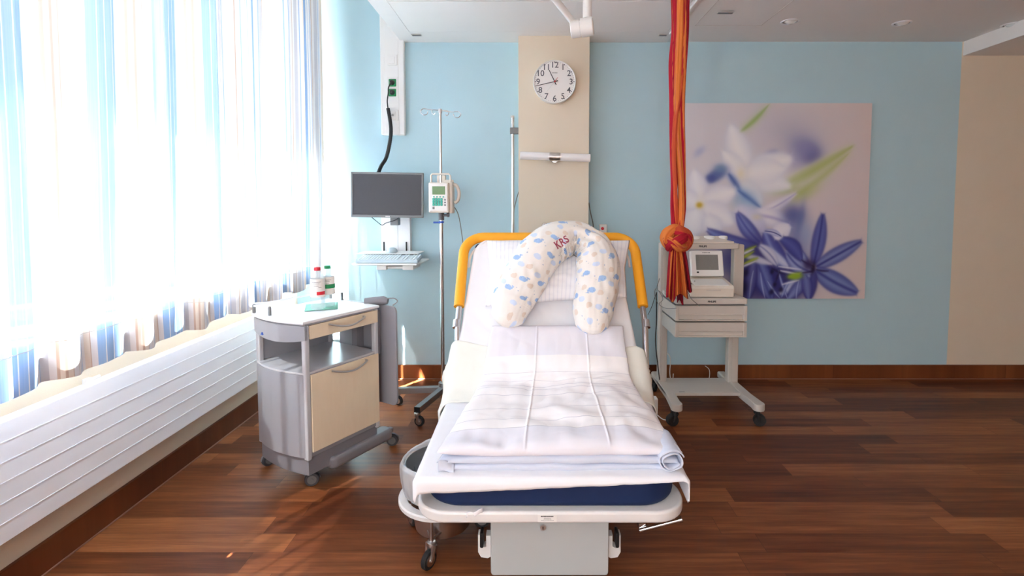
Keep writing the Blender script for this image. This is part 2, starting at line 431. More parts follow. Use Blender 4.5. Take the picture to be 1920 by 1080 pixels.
# square access hatch (faint joint lines) beside it
bm = bmesh.new()
hx0, hx1, hy0, hy1 = 1.08, 1.52, 2.9, 3.47
for (a, b_, c_, d) in ((hx0, hx1, hy0, hy0 + .004), (hx0, hx1, hy1 - .004, hy1), (hx0, hx0 + .004, hy0, hy1), (hx1 - .004, hx1, hy0, hy1)):
    box(bm, a, b_, c_, d, ZC - .002, ZC)
struct('trim_4', bm, 'cart_metal')
# skirting boards
bm = bmesh.new(); box(bm, XL, XR, YB - .018, YB, 0, .106, .003); struct('baseboard_back', bm, 'skirt_back')
bm = bmesh.new(); box(bm, XL, XL + .018, YF, YB - .018, 0, .112, .003); struct('baseboard_left', bm, 'skirt_left')
bm = bmesh.new(); box(bm, XL + .018, XL + .024, YF, YB - .02, 0, .006, .002); box(bm, XL + .026, XR, YB - .026, YB - .018, 0, .006, .002)
struct('trim_5', bm, 'joint')
# pillar behind the bed
pxl, pxr = W(972, 200, 3.66).x, W(1105, 200, 3.66).x
bm = bmesh.new(); box(bm, pxl, pxr, 3.66, YB, 0, ZC, .003)
struct('wall_pillar', bm, 'cream_wall')
# window: frame with mullions, panes, sill
bm = bmesh.new(); fx0, fx1 = XL - .105, XL - .05
box(bm, fx0, fx1, WY0, WY1, WZ0, WZ0 + .06, .004); box(bm, fx0, fx1, WY0, WY1, WZ1 - .06, WZ1, .004)
for y in (WY0, WY0 + .95, -.3, .66, 1.62, 2.58, WY1 - .06):
    box(bm, fx0, fx1, y, y + .07, WZ0, WZ1, .004)
for y in (.2, 1.14, 2.1, 3.06):
    box(bm, fx0 + .01, fx1 - .02, y, y + .03, WZ0, WZ1, .004)
win = struct('window_1', bm, 'white_plastic')
bm = bmesh.new(); box(bm, fx0 + .03, fx0 + .036, WY0 + .03, WY1 - .03, WZ0 + .03, WZ1 - .03)
g = finish('window_pane', bm, 'pane', win)
bm = bmesh.new(); box(bm, XL - .05, XL, WY0, WY1, WZ0 - .001, WZ0 + .012, .002); box(bm, XL + .001, XL + .260, WY0 - .04, WY1 + .03, WZ0 - .020, WZ0 + .012, .006); g = finish('window_sill', bm, 'white_plastic', win)
bm = bmesh.new(); box(bm, XL - WT - .06, XL - .105, WY0, WY1, WZ0 - .03, WZ0 + .01)
finish('outer_sill', bm, 'cart_metal', win)

# ---------------------------------------------------------------- curtains
XCU = -1.468
def curtain(y0, y1, label, seed, x0=XCU, slits=()):
    zt, zb = 2.98, .777
    L = y1 - y0; n = int(L * 130); m = 46
    rs = random.Random(seed); ph = [rs.uniform(0, 6.28) for _ in range(6)]
    def fold(y, h):
        a = .5 + .5 * h
        return (.026 * math.sin(2 * PI * y / .155 + ph[0] + .8 * math.sin(y * 2.7 + ph[1])) + .012 * math.sin(2 * PI * y / .083 + ph[2]) * a
                + .010 * math.sin(2 * PI * y / .37 + ph[3] + h * .8)) * (.56 + .44 * min(1, h * 3)) * (1.0 if h < .9 else 1 - (h - .9) * 3)
    arc = [0.0]
    ys = [y0 + L * i / n for i in range(n + 1)]
    for i in range(n):
        arc.append(arc[-1] + math.hypot(ys[i + 1] - ys[i], fold(ys[i + 1], .3) - fold(ys[i], .3)))
    def fn(u, v):
        y = y0 + L * u; z = zb + (zt - zb) * v
        z += (1 - v) ** 6 * (.010 * math.sin(2 * PI * y / .31 + ph[4]) + .006 * math.sin(y * 21))
        yy = y + .012 * math.sin(z * 2.1 + ph[5]) * math.sin(PI * u)
        return V((x0 + fold(y, v), yy, z))
    def uvf(u, v): return (arc[round(u * n)] + seed * .13, v * (zt - zb))
    bm = bmesh.new(); grid(bm, fn, n, m, uvf)
    if slits:
        dead = [f_ for f_ in bm.faces if any(abs(f_.calc_center_median().y - s) < w for s, w in slits) and f_.calc_center_median().z > .92]
        bmesh.ops.delete(bm, geom=dead, context='FACES')
    assert True
    o = finish('curtain', bm, 'curtain', origin=(x0, (y0 + y1) / 2, zb), recalc=False, ang=80)
    tag(o, label, 'curtain', 'sheer striped curtains along the window')
    bm = bmesh.new()
    tube(bm, [fn(k / n, .12 / (zt - zb)) + V((.0012, 0, 0)) for k in range(n + 1)], .0011, 5)
    finish('hem_seam', bm, 'cable_white', o)
    return o
curtain(-.90, 1.43, 'sheer white striped curtain panel at the left edge, nearest the camera', 3, XCU)
curtain(1.40, 2.48, 'sheer striped curtain panel in the middle, between the two other panels', 0)
curtain(2.46, 3.65, 'sheer striped curtain panel at the far end, beside the blue wall', 1, XCU, ((3.05, .017), (2.935, .021), (2.83, .014)))
def rail(bm):
    box(bm, XCU - .05, XCU + .05, YF, YB - .01, 2.985, 3.018, .003)
bm = bmesh.new(); rail(bm); struct('trim_6', bm, 'white_plastic')

# ---------------------------------------------------------------- radiator
bm = bmesh.new(); rt, rb_ = .637, .252; RX = XL + .045
n = 6; hh = (rt - rb_) / n
r_ = thing('radiator', 'long low white panel radiator under the window', 'radiator', (RX, 1.3, rb_))
def f(bm):
    for i in range(n): box(bm, RX, RX + .05, -1.8, 3.42, rb_ + i * hh + .001, rb_ + (i + 1) * hh - .001, .0012, 1)
    for i in range(1, n): box(bm, RX + .049, RX + .0522, -1.8, 3.42, rb_ + i * hh - .0016, rb_ + i * hh + .0016)
    box(bm, RX + .004, RX + .047, -1.79, 3.41, rb_ + .002, rt - .002)
part('panel', 'white_metal', r_, f)
for y in (-1.0, .6, 2.2, 3.1): part('bracket', 'white_metal', r_, lambda bm: box(bm, XL, RX + .01, y, y + .04, rb_ + .05, rt - .05, .003))
def f(bm):
    p = WP(436, 693 - 480 + 480, V((RX, 0, 0)), V((1, 0, 0)))
    box(bm, RX + .012, RX + .034, 1.90, 1.93, rt - .004, rt + .022, .003); cyl(bm, (RX + .02, 1.92, rt + .012), (RX + .02, 1.97, rt + .012), .006)
part('air_vent', 'white_plastic', r_, f)

# ---------------------------------------------------------------- things on the ceiling
def downlight(x, y, label):
    o = thing('downlight', label, 'ceiling light', (x, y, ZC), 0, 'recessed ceiling spotlights')
    part('rim', 'white_metal', o, lambda bm: lathe(bm, [(.044, ZC - .0005), (.046, ZC - .006), (.055, ZC - .004), (.057, ZC - .0005)], (x, y, 0), 32, caps=False))
    part('bulb', 'reflector', o, lambda bm: lathe(bm, [(.0, ZC - .018), (.015, ZC - .017), (.029, ZC - .010), (.036, ZC - .001)], (x + .004, y - .006, 0), 32, caps=False))
    part('baffle', 'dark_grey', o, lambda bm: lathe(bm, [(.036, ZC - .001), (.044, ZC - .0008)], (x, y, 0), 32, caps=False))
for (a, b_), l in (((1481, 40), 'round recessed ceiling light nearest the hanging cloth'), ((1691, 43), 'round recessed ceiling light in the middle of the row of three'), ((1896, 46), 'round recessed ceiling light at the right edge, by the ceiling drop')):
    p = WZ(a, b_, ZC); downlight(p.x, p.y, l)
def vent(px, py, label, w=.10):
    p = WZ(px, py, ZC); z = ZC - .009
    o = thing('ceiling_vent', label, 'vent', (p.x, p.y, z), 0, 'small ceiling slots')
    part('frame', 'cart_metal', o, lambda bm: box(bm, p.x - w / 2, p.x + w / 2, p.y - .018, p.y + .018, z - .003, z, .001))
    def f(bm):
        for k in (-1, 0, 1): box(bm, p.x - w / 2 + .005, p.x + w / 2 - .005, p.y + k * .009 - .0025, p.y + k * .009 + .0025, z - .004, z - .0028)
    part('slot', 'dark_grey', o, f)
vent(781, 63, 'small slot vent at the left corner of the ceiling panel', .07)
vent(1243, 63, 'small slot vent in the ceiling panel left of the hanging cloth', .06)
vent(1360, 21, 'small slot vent in the ceiling right of the hanging cloth', .10)

# jointed lamp arm
JY = 2.55
j = W(1090, 51, JY); s = JY / F
la = thing('ceiling_lamp_arm', 'white jointed lamp arm hanging from the ceiling above the pillar', 'lamp arm', (j.x, JY, j.z))
a0 = W(1070, 56, JY); a1 = W(1112, 49, JY - .02)
def f(bm):
    d = (a1 - a0)
    lathe_pts = [(0, .0), (.001, .0)]
    tube(bm, [a0, a0 + d * .03, a0 + d * .42, a0 + d * .43, a0 + d * .46, a0 + d * .47, a0 + d * .97, a1],
         [.036, .041, .041, .037, .037, .044, .044, .041], 36)
part('joint', 'white_plastic', la, f)
part('joint_cap', 'cart_metal', la, lambda bm: cyl(bm, a1, a1 + (a1 - a0) * .02, .037, n=32))
def f(bm):
    q = W(1075, 42, JY); e = W(1042, 0, JY - .1); dd = (e - q); dd = dd * ((ZC - q.z) / dd.z); tube(bm, [q, q + dd], .0165, 20)
part('arm_tube', 'white_plastic', la, f)
def f(bm):
    q = W(1101, 34, JY); tube(bm, [q, V((q.x, JY - .01, ZC))], .0215, 24)
part('arm_tube', 'white_plastic', la, f)

# ---------------------------------------------------------------- wall duct with sockets
def W2(px, py): return W(px, py, YB)
dx0, dx1 = W(714, 200, YB - .05).x, W(758.5, 200, YB - .05).x
dzb = W(740, 253, YB - .05).z
du = thing('wall_duct', 'white vertical cable duct with switch and green sockets on the blue wall', 'cable duct', ((dx0 + dx1) / 2, YB, dzb))
YD = YB - .05
part('body', 'white_plastic', du, lambda bm: box(bm, dx0, dx1, YD, YB - .001, dzb, ZH - .005, .008, 3))
part('cover', 'white_plastic', du, lambda bm: box(bm, dx0 + .033, dx1 - .04, YD - .002, YD + .01, dzb + .004, ZH - .01, .002))
def plate(px, py, w=.075, h=.08):
    p = W(px, py, YD); return p
p = W(735, 112, YD - .01)
sw = part('switch', 'white_plastic', du, lambda bm: (box(bm, p.x - .036, p.x + .036, YD - .010, YD, p.z - .038, p.z + .038, .003), box(bm, p.x - .026, p.x + .02, YD - .014, YD - .008, p.z - .028, p.z + .024, .003)))
for py in (155, 173.5):
    p = W(735.5, py, YD - .01)
    so = part('socket', 'green_socket', du, lambda bm: (box(bm, p.x - .028, p.x + .028, YD - .010, YD, p.z - .028, p.z + .028, .006), lathe(bm, [(.023, YD - .013), (.025, YD - .009)], (p.x, 0, p.z), 24, 'y')))
    part('plug', 'black', so, lambda bm: lathe(bm, [(0, YD - .043), (.01, YD - .042), (.013, YD - .036), (.018, YD - .016), (.019, YD - .011)], (p.x, 0, p.z), 24, 'y'))
p = W(735.5, 164, YD - .01)
part('socket_frame', 'white_plastic', du, lambda bm: box(bm, p.x - .04, p.x + .04, YD - .006, YD, p.z - .078, p.z + .078, .003))
p = W(736, 216, YD - .01)
so = part('socket', 'white_plastic', du, lambda bm: (box(bm, p.x - .04, p.x + .04, YD - .010, YD, p.z - .04, p.z + .04, .003), box(bm, p.x - .028, p.x + .028, YD - .013, YD - .008, p.z - .028, p.z + .028, .003)))
part('key_lock', 'steel', so, lambda bm: cyl(bm, (p.x + .002, YD - .02, p.z), (p.x + .002, YD - .01, p.z), .008, n=18))
# cable to the screen
bm = bmesh.new()
pts = [W(733, 156, YD - .045), W(728.5, 164, YD - .052), W(728, 175, YD - .05), W(726, 190, YD - .05), W(728, 206, YD - .055)]
tube(bm, smoothpath(pts, 5), .0045, 10)
pts = [W(727.5, 203, YD - .055), W(731.5, 226, YD - .06), W(733, 248, YD - .07), W(730, 272, YD - .08), W(724, 296, YD - .09), W(715, 311, YD - .11), W(709, 325, YD - .14)]
P = smoothpath(pts, 14); tube(bm, P, [.0125 + .0012 * (i % 2) for i in range(len(P))], 14)
tag(finish('cable', bm, 'black'), 'black corrugated cable from the green sockets down to the screen', 'cable')

# ---------------------------------------------------------------- wall rail pole left of pillar
p = W(961, 240, 3.72)
po = thing('wall_rail', 'thin chrome pole beside the left edge of the cream pillar', 'pole', (p.x, 3.72, .02))
part('pole', 'chrome', po, lambda bm: cyl(bm, (p.x, 3.72, .02), (p.x, 3.72, W(961, 219, 3.72).z), .0125))
part('cap', 'cart_metal', po, lambda bm: cyl(bm, (p.x, 3.72, W(961, 221, 3.72).z), (p.x, 3.72, W(961, 217, 3.72).z), .0135))
def f(bm):
    z = W(961, 245.5, 3.72).z; box(bm, p.x - .018, pxl, 3.70, 3.74, z - .022, z + .022, .003)
part('clamp', 'monitor_grey', po, f)
bm = bmesh.new()
tube(bm, smoothpath([W(973, 358, 3.74), W(968, 375, 3.74), W(964, 395, 3.735), W(964, 420, 3.74)], 6), .003, 8)
tag(finish('thin_cable', bm, 'cable_grey'), 'thin dark cable curving behind the chrome wall pole', 'cable')
bm = bmesh.new()
tube(bm, smoothpath([W(1104, 380, YB - .003), W(1108, 402, YB - .003), W(1112, 420, YB - .003), W(1113, 445, YB - .003), W(1113, 480, YB - .003)], 6), .0035, 8)
tag(finish('thin_cable', bm, 'cable_grey'), 'dark cable hanging at the right edge of the cream pillar', 'cable')
# call button
p = W(1131, 429, YB - .03)
cb = thing('call_button', 'small white call unit with a red dot on the wall behind the headboard', 'call button', (p.x, YB, p.z - .04))
part('housing', 'white_plastic', cb, lambda bm: box(bm, p.x - .028, p.x + .03, YB - .035, YB + .002, p.z - .06, p.z + .034, .008, 3))
part('red_button', 'red_plastic', cb, lambda bm: cyl(bm, (p.x - .006, YB - .04, p.z + .002), (p.x - .006, YB - .033, p.z + .002), .011))
# small dial on the pillar
p = W(1021, 424, 3.62)
dl = thing('pressure_dial', 'tiny round dial on the pillar just above the patterned pillow', 'gauge', (p.x, 3.66, p.z))
part('housing', 'chrome', dl, lambda bm: cyl(bm, (p.x, 3.60, p.z), (p.x, 3.665, p.z), .024))
part('dial_face', 'label_paper', dl, lambda bm: cyl(bm, (p.x, 3.598, p.z), (p.x, 3.601, p.z), .020))
part('needle', 'black', dl, lambda bm: (box(bm, p.x - .001, p.x + .002, 3.596, 3.598, p.z, p.z + .015), box(bm, p.x - .006, p.x + .006, 3.596, 3.598, p.z - .004, p.z + .002)))

# ---------------------------------------------------------------- clock
YK = 3.60
c = W(1040, 153, YK - .0); R = 39.6 * YK / F * 1.0
ck = thing('wall_clock', 'round white wall clock showing about 10:43 high on the cream pillar', 'clock', (c.x, 3.66, c.z - R))
part('case', 'white_plastic', ck, lambda bm: lathe(bm, [(R * .9, 3.659), (R * .985, 3.65), (R, 3.63), (R, 3.605), (R * .975, YK - .002), (R * .945, YK), (R * .93, YK + .006)], (c.x, 0, c.z), 64, 'y', caps=False))
part('dial', 'label_paper', ck, lambda bm: lathe(bm, [(0, YK + .005), (R * .935, YK + .005), (R * .94, YK + .012)], (c.x, 0, c.z), 64, 'y', caps=False))
YN = YK + .004
for k in range(1, 13):
    a = math.radians(90 - 30 * k); rr = R * .77
    textmesh('numeral', str(k), .056, facing((c.x + rr * math.cos(a), YN, c.z + rr * math.sin(a) - .001)), 'dark_grey', ck, .0004, .0005)
def f(bm):
    for k in range(60):
        a = math.radians(6 * k); r = R * .9; q = .0042 if k % 5 == 0 else .0018
        cyl(bm, (c.x + r * math.cos(a), YN - .0006, c.z + r * math.sin(a)), (c.x + r * math.cos(a), YN, c.z + r * math.sin(a)), q, n=8)
part('minute_marks', 'dark_grey', ck, f)
def hand(name, ang, l0, l1, w0, w1, y, mat):
    def f(bm):
        a = math.radians(90 - ang); d = V((math.cos(a), 0, math.sin(a))); s_ = V((-d.z, 0, d.x)); o_ = V((c.x, y, c.z))
        vs = [o_ - d * l0 - s_ * w0, o_ - d * l0 + s_ * w0, o_ + d * l1 + s_ * w1, o_ + d * l1 - s_ * w1]
        A = [bm.verts.new(p_) for p_ in vs]; B = [bm.verts.new(p_ + V((0, -.0012, 0))) for p_ in vs]
        bm.faces.new(A); bm.faces.new(B[::-1])
        for i in range(4): bm.faces.new((A[i], B[i], B[(i + 1) % 4], A[(i + 1) % 4]))
    part(name, mat, ck, f)
hand('hour_hand', -26, .024, R * .60, .0028, .0022, YN - .003, 'black')
hand('minute_hand', 257, .024, R * .93, .0026, .0018, YN - .006, 'black')
hand('second_hand', 38, 0, .035, .0014, .0012, YN - .009, 'red_plastic')
hand('second_hand_tip', 218, 0, R * .62, .0006, .0005, YN - .009, 'cart_metal')
part('hub', 'red_plastic', ck, lambda bm: cyl(bm, (c.x, YN - .012, c.z), (c.x, YN - .002, c.z), .0045, n=16))
part('maker_mark', 'ink', ck, lambda bm: [box(bm, c.x - .018 + k * .0055, c.x - .0145 + k * .0055, YN - .0004, YN, c.z + R * .39, c.z + R * .39 + .0045) for k in range(7)])

# ---------------------------------------------------------------- wall lamp on the pillar
YL = 3.60
l0, l1 = W(975, 291.5, YL), W(1107, 296.5, YL); mid = (l0 + l1) / 2
wl = thing('wall_lamp', 'long horizontal white tube lamp with metal bracket on the cream pillar', 'wall lamp', (mid.x, 3.66, mid.z))
def f(bm):
    d = l1 - l0
    tube(bm, [l0, l0 + d * .004, l1 - d * .004, l1], [.025, .028, .028, .025], 32)
part('lamp_tube', 'lamp_glass', wl, f)
cc = W(1040, 294, YL)
def f(bm):
    d = (l1 - l0).normalized(); cyl(bm, cc - d * .038, cc + d * .038, .0305, n=32)
    cyl(bm, cc + V((0, 0, -.018)), cc + V((0, .06, -.018)), .022, n=24)
part('bracket', 'steel', wl, f)

# ---------------------------------------------------------------- flower canvas
gx0, gx1 = W(1265.5, 300, YB - .02).x, W(1628, 375, YB - .02).x
gz1, gz0 = W(1450, 193.5, YB - .02).z, W(1450, 560, YB - .02).z
def paint(N=420):
    """soft out-of-focus flower picture as a colour field; coordinates 85..1010 x 80..982"""
    X, Y = np.meshgrid(np.linspace(85, 1010, N), np.linspace(80, 982, N))   # Y downward
    def C(c): return np.array(c, float)
    u = (X - 85) / 925; v = (Y - 80) / 902
    img = (C((222, 220, 226)) * (1 - u)[..., None] + C((222, 208, 206)) * u[..., None])
    img += (v * -4)[..., None]
    def sm(d, s): return 1 / (1 + np.exp(np.clip(d / s, -40, 40)))
    def blend(a, col):
        nonlocal img
        img = img * (1 - a[..., None]) + C(col) * a[..., None]
    def blob(cx, cy, rx, ry, ang, col, soft=.25, al=1.0):
        a = math.radians(ang); dx, dy = X - cx, Y - cy
        p = (dx * math.cos(a) + dy * math.sin(a)) / rx; q = (-dx * math.sin(a) + dy * math.cos(a)) / ry
        d = np.sqrt(p * p + q * q) - 1
        blend(al * sm(d, soft), col)
    def petal(x0, y0, x1, y1, w, edge, mid, soft=3, bend=0, al=1.0, vein=None, pw=1.0):
        dx, dy = x1 - x0, y1 - y0; L = math.hypot(dx, dy); tx, ty = dx / L, dy / L
        s = ((X - x0) * tx + (Y - y0) * ty) / L; n_ = -(X - x0) * ty + (Y - y0) * tx
        sc = np.clip(s, 0, 1); n_ = n_ - bend * np.sin(PI * sc)
        hw = w * np.sin(PI * np.clip(sc * .86 + .10, 0, 1) ** pw) ** .72
        d = np.maximum(np.abs(n_) - hw, np.maximum(-s, s - 1) * L)
        k = np.clip(np.abs(n_) / np.maximum(hw, 1), 0, 1) ** 1.5
        col = C(mid) * (1 - k)[..., None] + C(edge) * k[..., None]
        if vein is not None:
            vv = .85 * np.exp(-(n_ / (w * .20)) ** 2); col = col * (1 - vv[..., None]) + C(vein) * vv[..., None]
        a = (al * sm(d, soft))[..., None]
        nonlocal img
        img = img * (1 - a) + col * a
    Wt = (236, 235, 240); Wb = (244, 243, 246)
    blob(250, 250, 170, 130, -20, (226, 224, 232), .4, .6)
    blob(600, 240, 160, 110, 10, (206, 202, 216), .6, .8)
    blob(725, 315, 50, 46, 35, (92, 94, 156), .3, .95); blob(690, 280, 50, 30, 30, (116, 116, 172), .4, .8); blob(700, 270, 40, 30, 30, (134, 134, 186), .5, .8)
    blob(660, 330, 42, 50, 0, (150, 150, 196), .4, .7); blob(545, 308, 26, 14, -10, (112, 120, 176), .35, .95)
    blob(640, 215, 80, 55, 10, (176, 178, 198), .6, .6)
    blob(200, 300, 26, 14, -40, (176, 184, 216), .4, .8)
    petal(385, 215, 520, 90, 18, (196, 206, 178), (158, 186, 112), 8, 6)
    petal(555, 470, 925, 275, 34, (204, 208, 176), (176, 190, 112), 7, 14)
    petal(640, 520, 905, 310, 24, (206, 210, 180), (184, 196, 124), 10, 8, .9)
    blob(600, 470, 50, 20, -5, (150, 186, 72), .35, .8); blob(700, 490, 60, 26, -25, (176, 192, 96), .4, .7)
    blob(850, 620, 140, 130, 0, (212, 202, 212), .6, .5)
    # white flower, large
    for p in ((420, 410, 345, 180, 62), (430, 400, 640, 330, 66), (430, 420, 640, 460, 50), (420, 420, 310, 300, 44), (400, 440, 500, 540, 46), (430, 400, 600, 380, 62)):
        petal(*p, (222, 224, 236), Wb, 7)
    blob(405, 405, 34, 40, 0, (238, 232, 226), .4, .8); blob(398, 402, 12, 16, 0, (236, 226, 190), .5, .6)
    blob(560, 430, 90, 40, -20, (236, 236, 242), .4, .6)
    petal(340, 400, 400, 480, 15, (120, 140, 200), (86, 108, 176), 5); blob(285, 405, 48, 26, -28, (92, 110, 172), .22, .95)
    blob(255, 425, 26, 18, -10, (80, 92, 160), .25, .9); blob(300, 375, 26, 18, 0, (120, 150, 190), .3, .8)
    blob(420, 520, 60, 44, 25, (140, 176, 214), .35, .8); petal(385, 475, 500, 560, 14, (120, 150, 210), (90, 120, 190), 5); blob(430, 560, 30, 30, 0, (176, 206, 226), .4, .6)
    # white flower at left
    for p in ((210, 540, 175, 385, 52), (220, 530, 375, 480, 54), (220, 550, 370, 630, 58), (190, 560, 160, 690, 70), (200, 540, 90, 500, 50), (240, 600, 300, 690, 50)):
        petal(*p, (222, 222, 236), (242, 241, 246), 6)
    blob(212, 530, 22, 34, 0, (240, 236, 232), .3, .8); blob(205, 545, 14, 12, 0, (206, 172, 60), .3, 1)
    # white petals centre
    petal(460, 600, 665, 490, 26, (226, 222, 236), (244, 242, 246), 4, 8, 1, (196, 190, 220))
    petal(450, 590, 655, 640, 44, (220, 218, 234), (242, 240, 246), 4, -12, 1, (190, 184, 220))
    petal(380, 560, 520, 690, 60, (200, 204, 230), (222, 222, 240), 7)
    blob(480, 600, 20, 12, 0, (220, 214, 200), .4, .8)
    # blue flowers
    D = (54, 50, 118); Md = (96, 102, 172); Lt = (166, 178, 218)
    blob(670, 690, 52, 110, -14, (104, 116, 176), .35, .75); blob(655, 590, 44, 36, 10, (84, 92, 156), .35, .85); blob(690, 610, 14, 60, 8, (96, 112, 172), .4, .7); blob(720, 680, 30, 50, 0, (150, 168, 206), .4, .7)
    petal(760, 820, 795, 585, 34, (70, 72, 146), (104, 116, 184), 3, 4, 1, (58, 60, 130))
    petal(770, 832, 985, 712, 36, (70, 76, 150), (146, 160, 206), 3, 0, 1, (52, 56, 128))
    petal(770, 850, 975, 955, 48, (66, 74, 150), (140, 158, 208), 3, 6, 1, (60, 66, 140))
    petal(750, 840, 740, 990, 34, D, Md, 3); petal(490, 740, 245, 660, 34, (60, 60, 140), (134, 146, 206), 3, -18, 1)
    petal(500, 720, 385, 580, 34, (62, 66, 146), (140, 154, 210), 3, -8, 1, (84, 92, 170))
    blob(490, 850, 90, 150, 0, D, .18, 1); blob(620, 900, 120, 110, 0, D, .18, 1); blob(420, 900, 40, 90, 0, (44, 40, 92), .2, .9)
    blob(380, 800, 80, 80, 0, (70, 74, 150), .3, .9)
    petal(620, 830, 520, 670, 46, (60, 62, 138), (92, 100, 176), 3, -10, 1, (130, 144, 204))
    petal(720, 800, 625, 755, 20, (110, 124, 190), (170, 182, 220), 3); petal(640, 830, 500, 730, 20, (180, 190, 224), (206, 210, 232), 3)
    petal(480, 790, 560, 985, 46, (56, 58, 132), (120, 134, 198), 3, 0, 1, (70, 76, 150)); petal(470, 800, 450, 985, 30, D, Md, 3)
    petal(430, 780, 560, 820, 16, (190, 196, 222), (206, 208, 228), 3); petal(600, 960, 720, 880, 26, (110, 124, 190), (190, 198, 226), 3)
    petal(740, 870, 640, 985, 30, (62, 66, 140), (130, 142, 200), 3); petal(720, 860, 740, 985, 26, (60, 60, 134), (110, 120, 184), 3)
    petal(740, 880, 700, 760, 20, (70, 76, 150), (150, 164, 210), 3)
    petal(560, 690, 640, 640, 40, (224, 222, 238), (240, 238, 246), 3, 0, .9)
    petal(630, 770, 760, 860, 34, (92, 100, 170), (170, 182, 222), 3, 16, 1, (78, 84, 156))
    petal(500, 735, 585, 825, 26, (180, 186, 216), (216, 218, 234), 3, -8, 1, (140, 146, 196))
    petal(520, 665, 600, 690, 14, (150, 156, 204), (200, 204, 228), 2, -6, 1, (60, 60, 130))
    petal(600, 700, 700, 800, 34, (54, 54, 124), (84, 92, 168), 3, -14)
    for ax, ay, bx_, by_ in ((470, 850, 455, 980), (505, 860, 530, 980), (540, 900, 600, 978), (590, 850, 640, 985), (690, 900, 680, 985), (640, 905, 610, 975)):
        petal(ax, ay, bx_, by_, 7, (90, 100, 172), (156, 168, 216), 2, 3, .9)
    for ax, ay, bx_, by_ in ((700, 800, 760, 830), (705, 860, 760, 850), (770, 845, 830, 852), (600, 850, 580, 900), (560, 840, 620, 865)):
        petal(ax, ay, bx_, by_, 4, (30, 24, 60), (44, 32, 74), 2, 2, .85)
    for x0, y0, x1, y1 in ((400, 800, 470, 760), (410, 770, 480, 735), (420, 820, 490, 790), (640, 880, 700, 860)):
        petal(x0, y0, x1, y1, 9, (120, 140, 60), (166, 182, 60), 3)
    for x0, y0, x1, y1 in ((400, 780, 470, 748), (590, 830, 700, 845), (600, 850, 690, 868), (610, 915, 690, 895), (410, 835, 480, 805)):
        petal(x0, y0, x1, y1, 5, (200, 204, 228), (222, 222, 236), 2)
    blob(672, 876, 34, 15, -4, (150, 186, 56), .2, 1); blob(735, 822, 24, 24, 20, (58, 42, 84), .3, .9); blob(757, 840, 9, 24, 10, (40, 26, 54), .3, .9)
    for x, y, r in ((405, 745, 10), (402, 790, 12), (432, 860, 13), (420, 930, 24), (560, 855, 8), (575, 915, 8), (605, 940, 9), (560, 950, 10)):
        blob(x, y, r, r * 1.3, 20, (30, 26, 62), .3, .9)
    img = np.clip(img, 0, 255) / 255
    L_ = np.where(img <= .04045, img / 12.92, ((img + .055) / 1.055) ** 2.4)
    return L_
art = paint()
N_ = art.shape[0] - 1
cv = thing('flower_canvas', 'large square canvas of blue and white spring flowers on the blue wall', 'picture', ((gx0 + gx1) / 2, YB, gz0))
def f(bm):
    grid(bm, lambda u, v: V((gx0 + (gx1 - gx0) * u, YB - .0225, gz1 + (gz0 - gz1) * v)), N_, N_, None,
         lambda a, b: tuple(art[round(b * N_), round(a * N_)]) + (1,))
part('printed_face', 'print', cv, f, sm=False)
part('canvas_edge', 'cart_metal', cv, lambda bm: box(bm, gx0, gx1, YB - .0222, YB, gz0, gz1))
# ================================================================ bed
BX = .062; ZM = .452; YFOOT = 1.57; YH = 2.28
PH = math.atan(1.285); BD = V((0, math.cos(PH), math.sin(PH))); BN = V((0, -math.sin(PH), math.cos(PH)))
P0 = V((.075, YH, ZM))
def onback(px, py, off=0.0): return WP(px, py, P0 + BN * off, BN)
def bp(x, b, off=0.0): return V((x, YH, ZM)) + BD * b + BN * off     # point on the backrest
# surface path over mattress: b<0 flat towards the foot, b>0 up the back
def surf(b, off=0.0):
    """position (y,z) and normal with a rounded fold"""
    r = .10
    if b < -r: p = V((0, YH + b, ZM)); n = V((0, 0, 1))
    elif b > r: p = V((0, YH, ZM)) + BD * b; n = BN.copy()
    else:
        t = (b + r) / (2 * r); a = V((0, YH - r, ZM)); m = V((0, YH, ZM)); c_ = V((0, YH, ZM)) + BD * r
        p = a * (1 - t) ** 2 + m * 2 * t * (1 - t) + c_ * t * t
        tg = ((m - a) * (1 - t) + (c_ - m) * t).normalized(); n = V((0, -tg.z, tg.y))
    return p + n * off, n
BTOP = (onback(1035, 449) - P0).dot(BD)
bed = thing('hospital_bed', 'delivery bed with raised back, yellow padded head rail and navy mattress', 'bed', (BX, 2.0, 0))
# foot tray frame: rounded rail
tz0, tz1 = .319, .358
x0, x1 = -.377, .500
def f(bm):
    prism(bm, rrect(x0, x1, YFOOT - .02, 1.785, .108, 10), 'z', tz0, tz1, .010, 3)
    box(bm, -.12, x1 - .03, 1.75, YH, tz0 + .002, tz1 - .006, .004)
part('foot_frame', 'bed_white', bed, f, ang=50)
def f(bm):
    prism(bm, rrect(x0 + .022, x1 - .022, YFOOT + .004, YH + .02, .13, 10), 'z', tz1 - .004, ZM - .004, .024, 4)
mt = part('mattress', 'navy', bed, f, ang=60)
def f(bm):
    mtx = Matrix.Translation(V((BX, YH, ZM))) @ Matrix.Rotation(PH, 4, 'X')
    box(bm, -.375, .40, -.03, BTOP - .012, -.09, -.004, .028, 4, mt=mtx)
part('back_mattress', 'navy', bed, f, ang=60)
def f(bm):
    mtx = Matrix.Translation(V((BX, YH, ZM))) @ Matrix.Rotation(PH, 4, 'X')
    box(bm, -.36, .385, .02, BTOP - .03, -.115, -.092, .008, 2, mt=mtx)
part('back_plate', 'bed_white', bed, f)
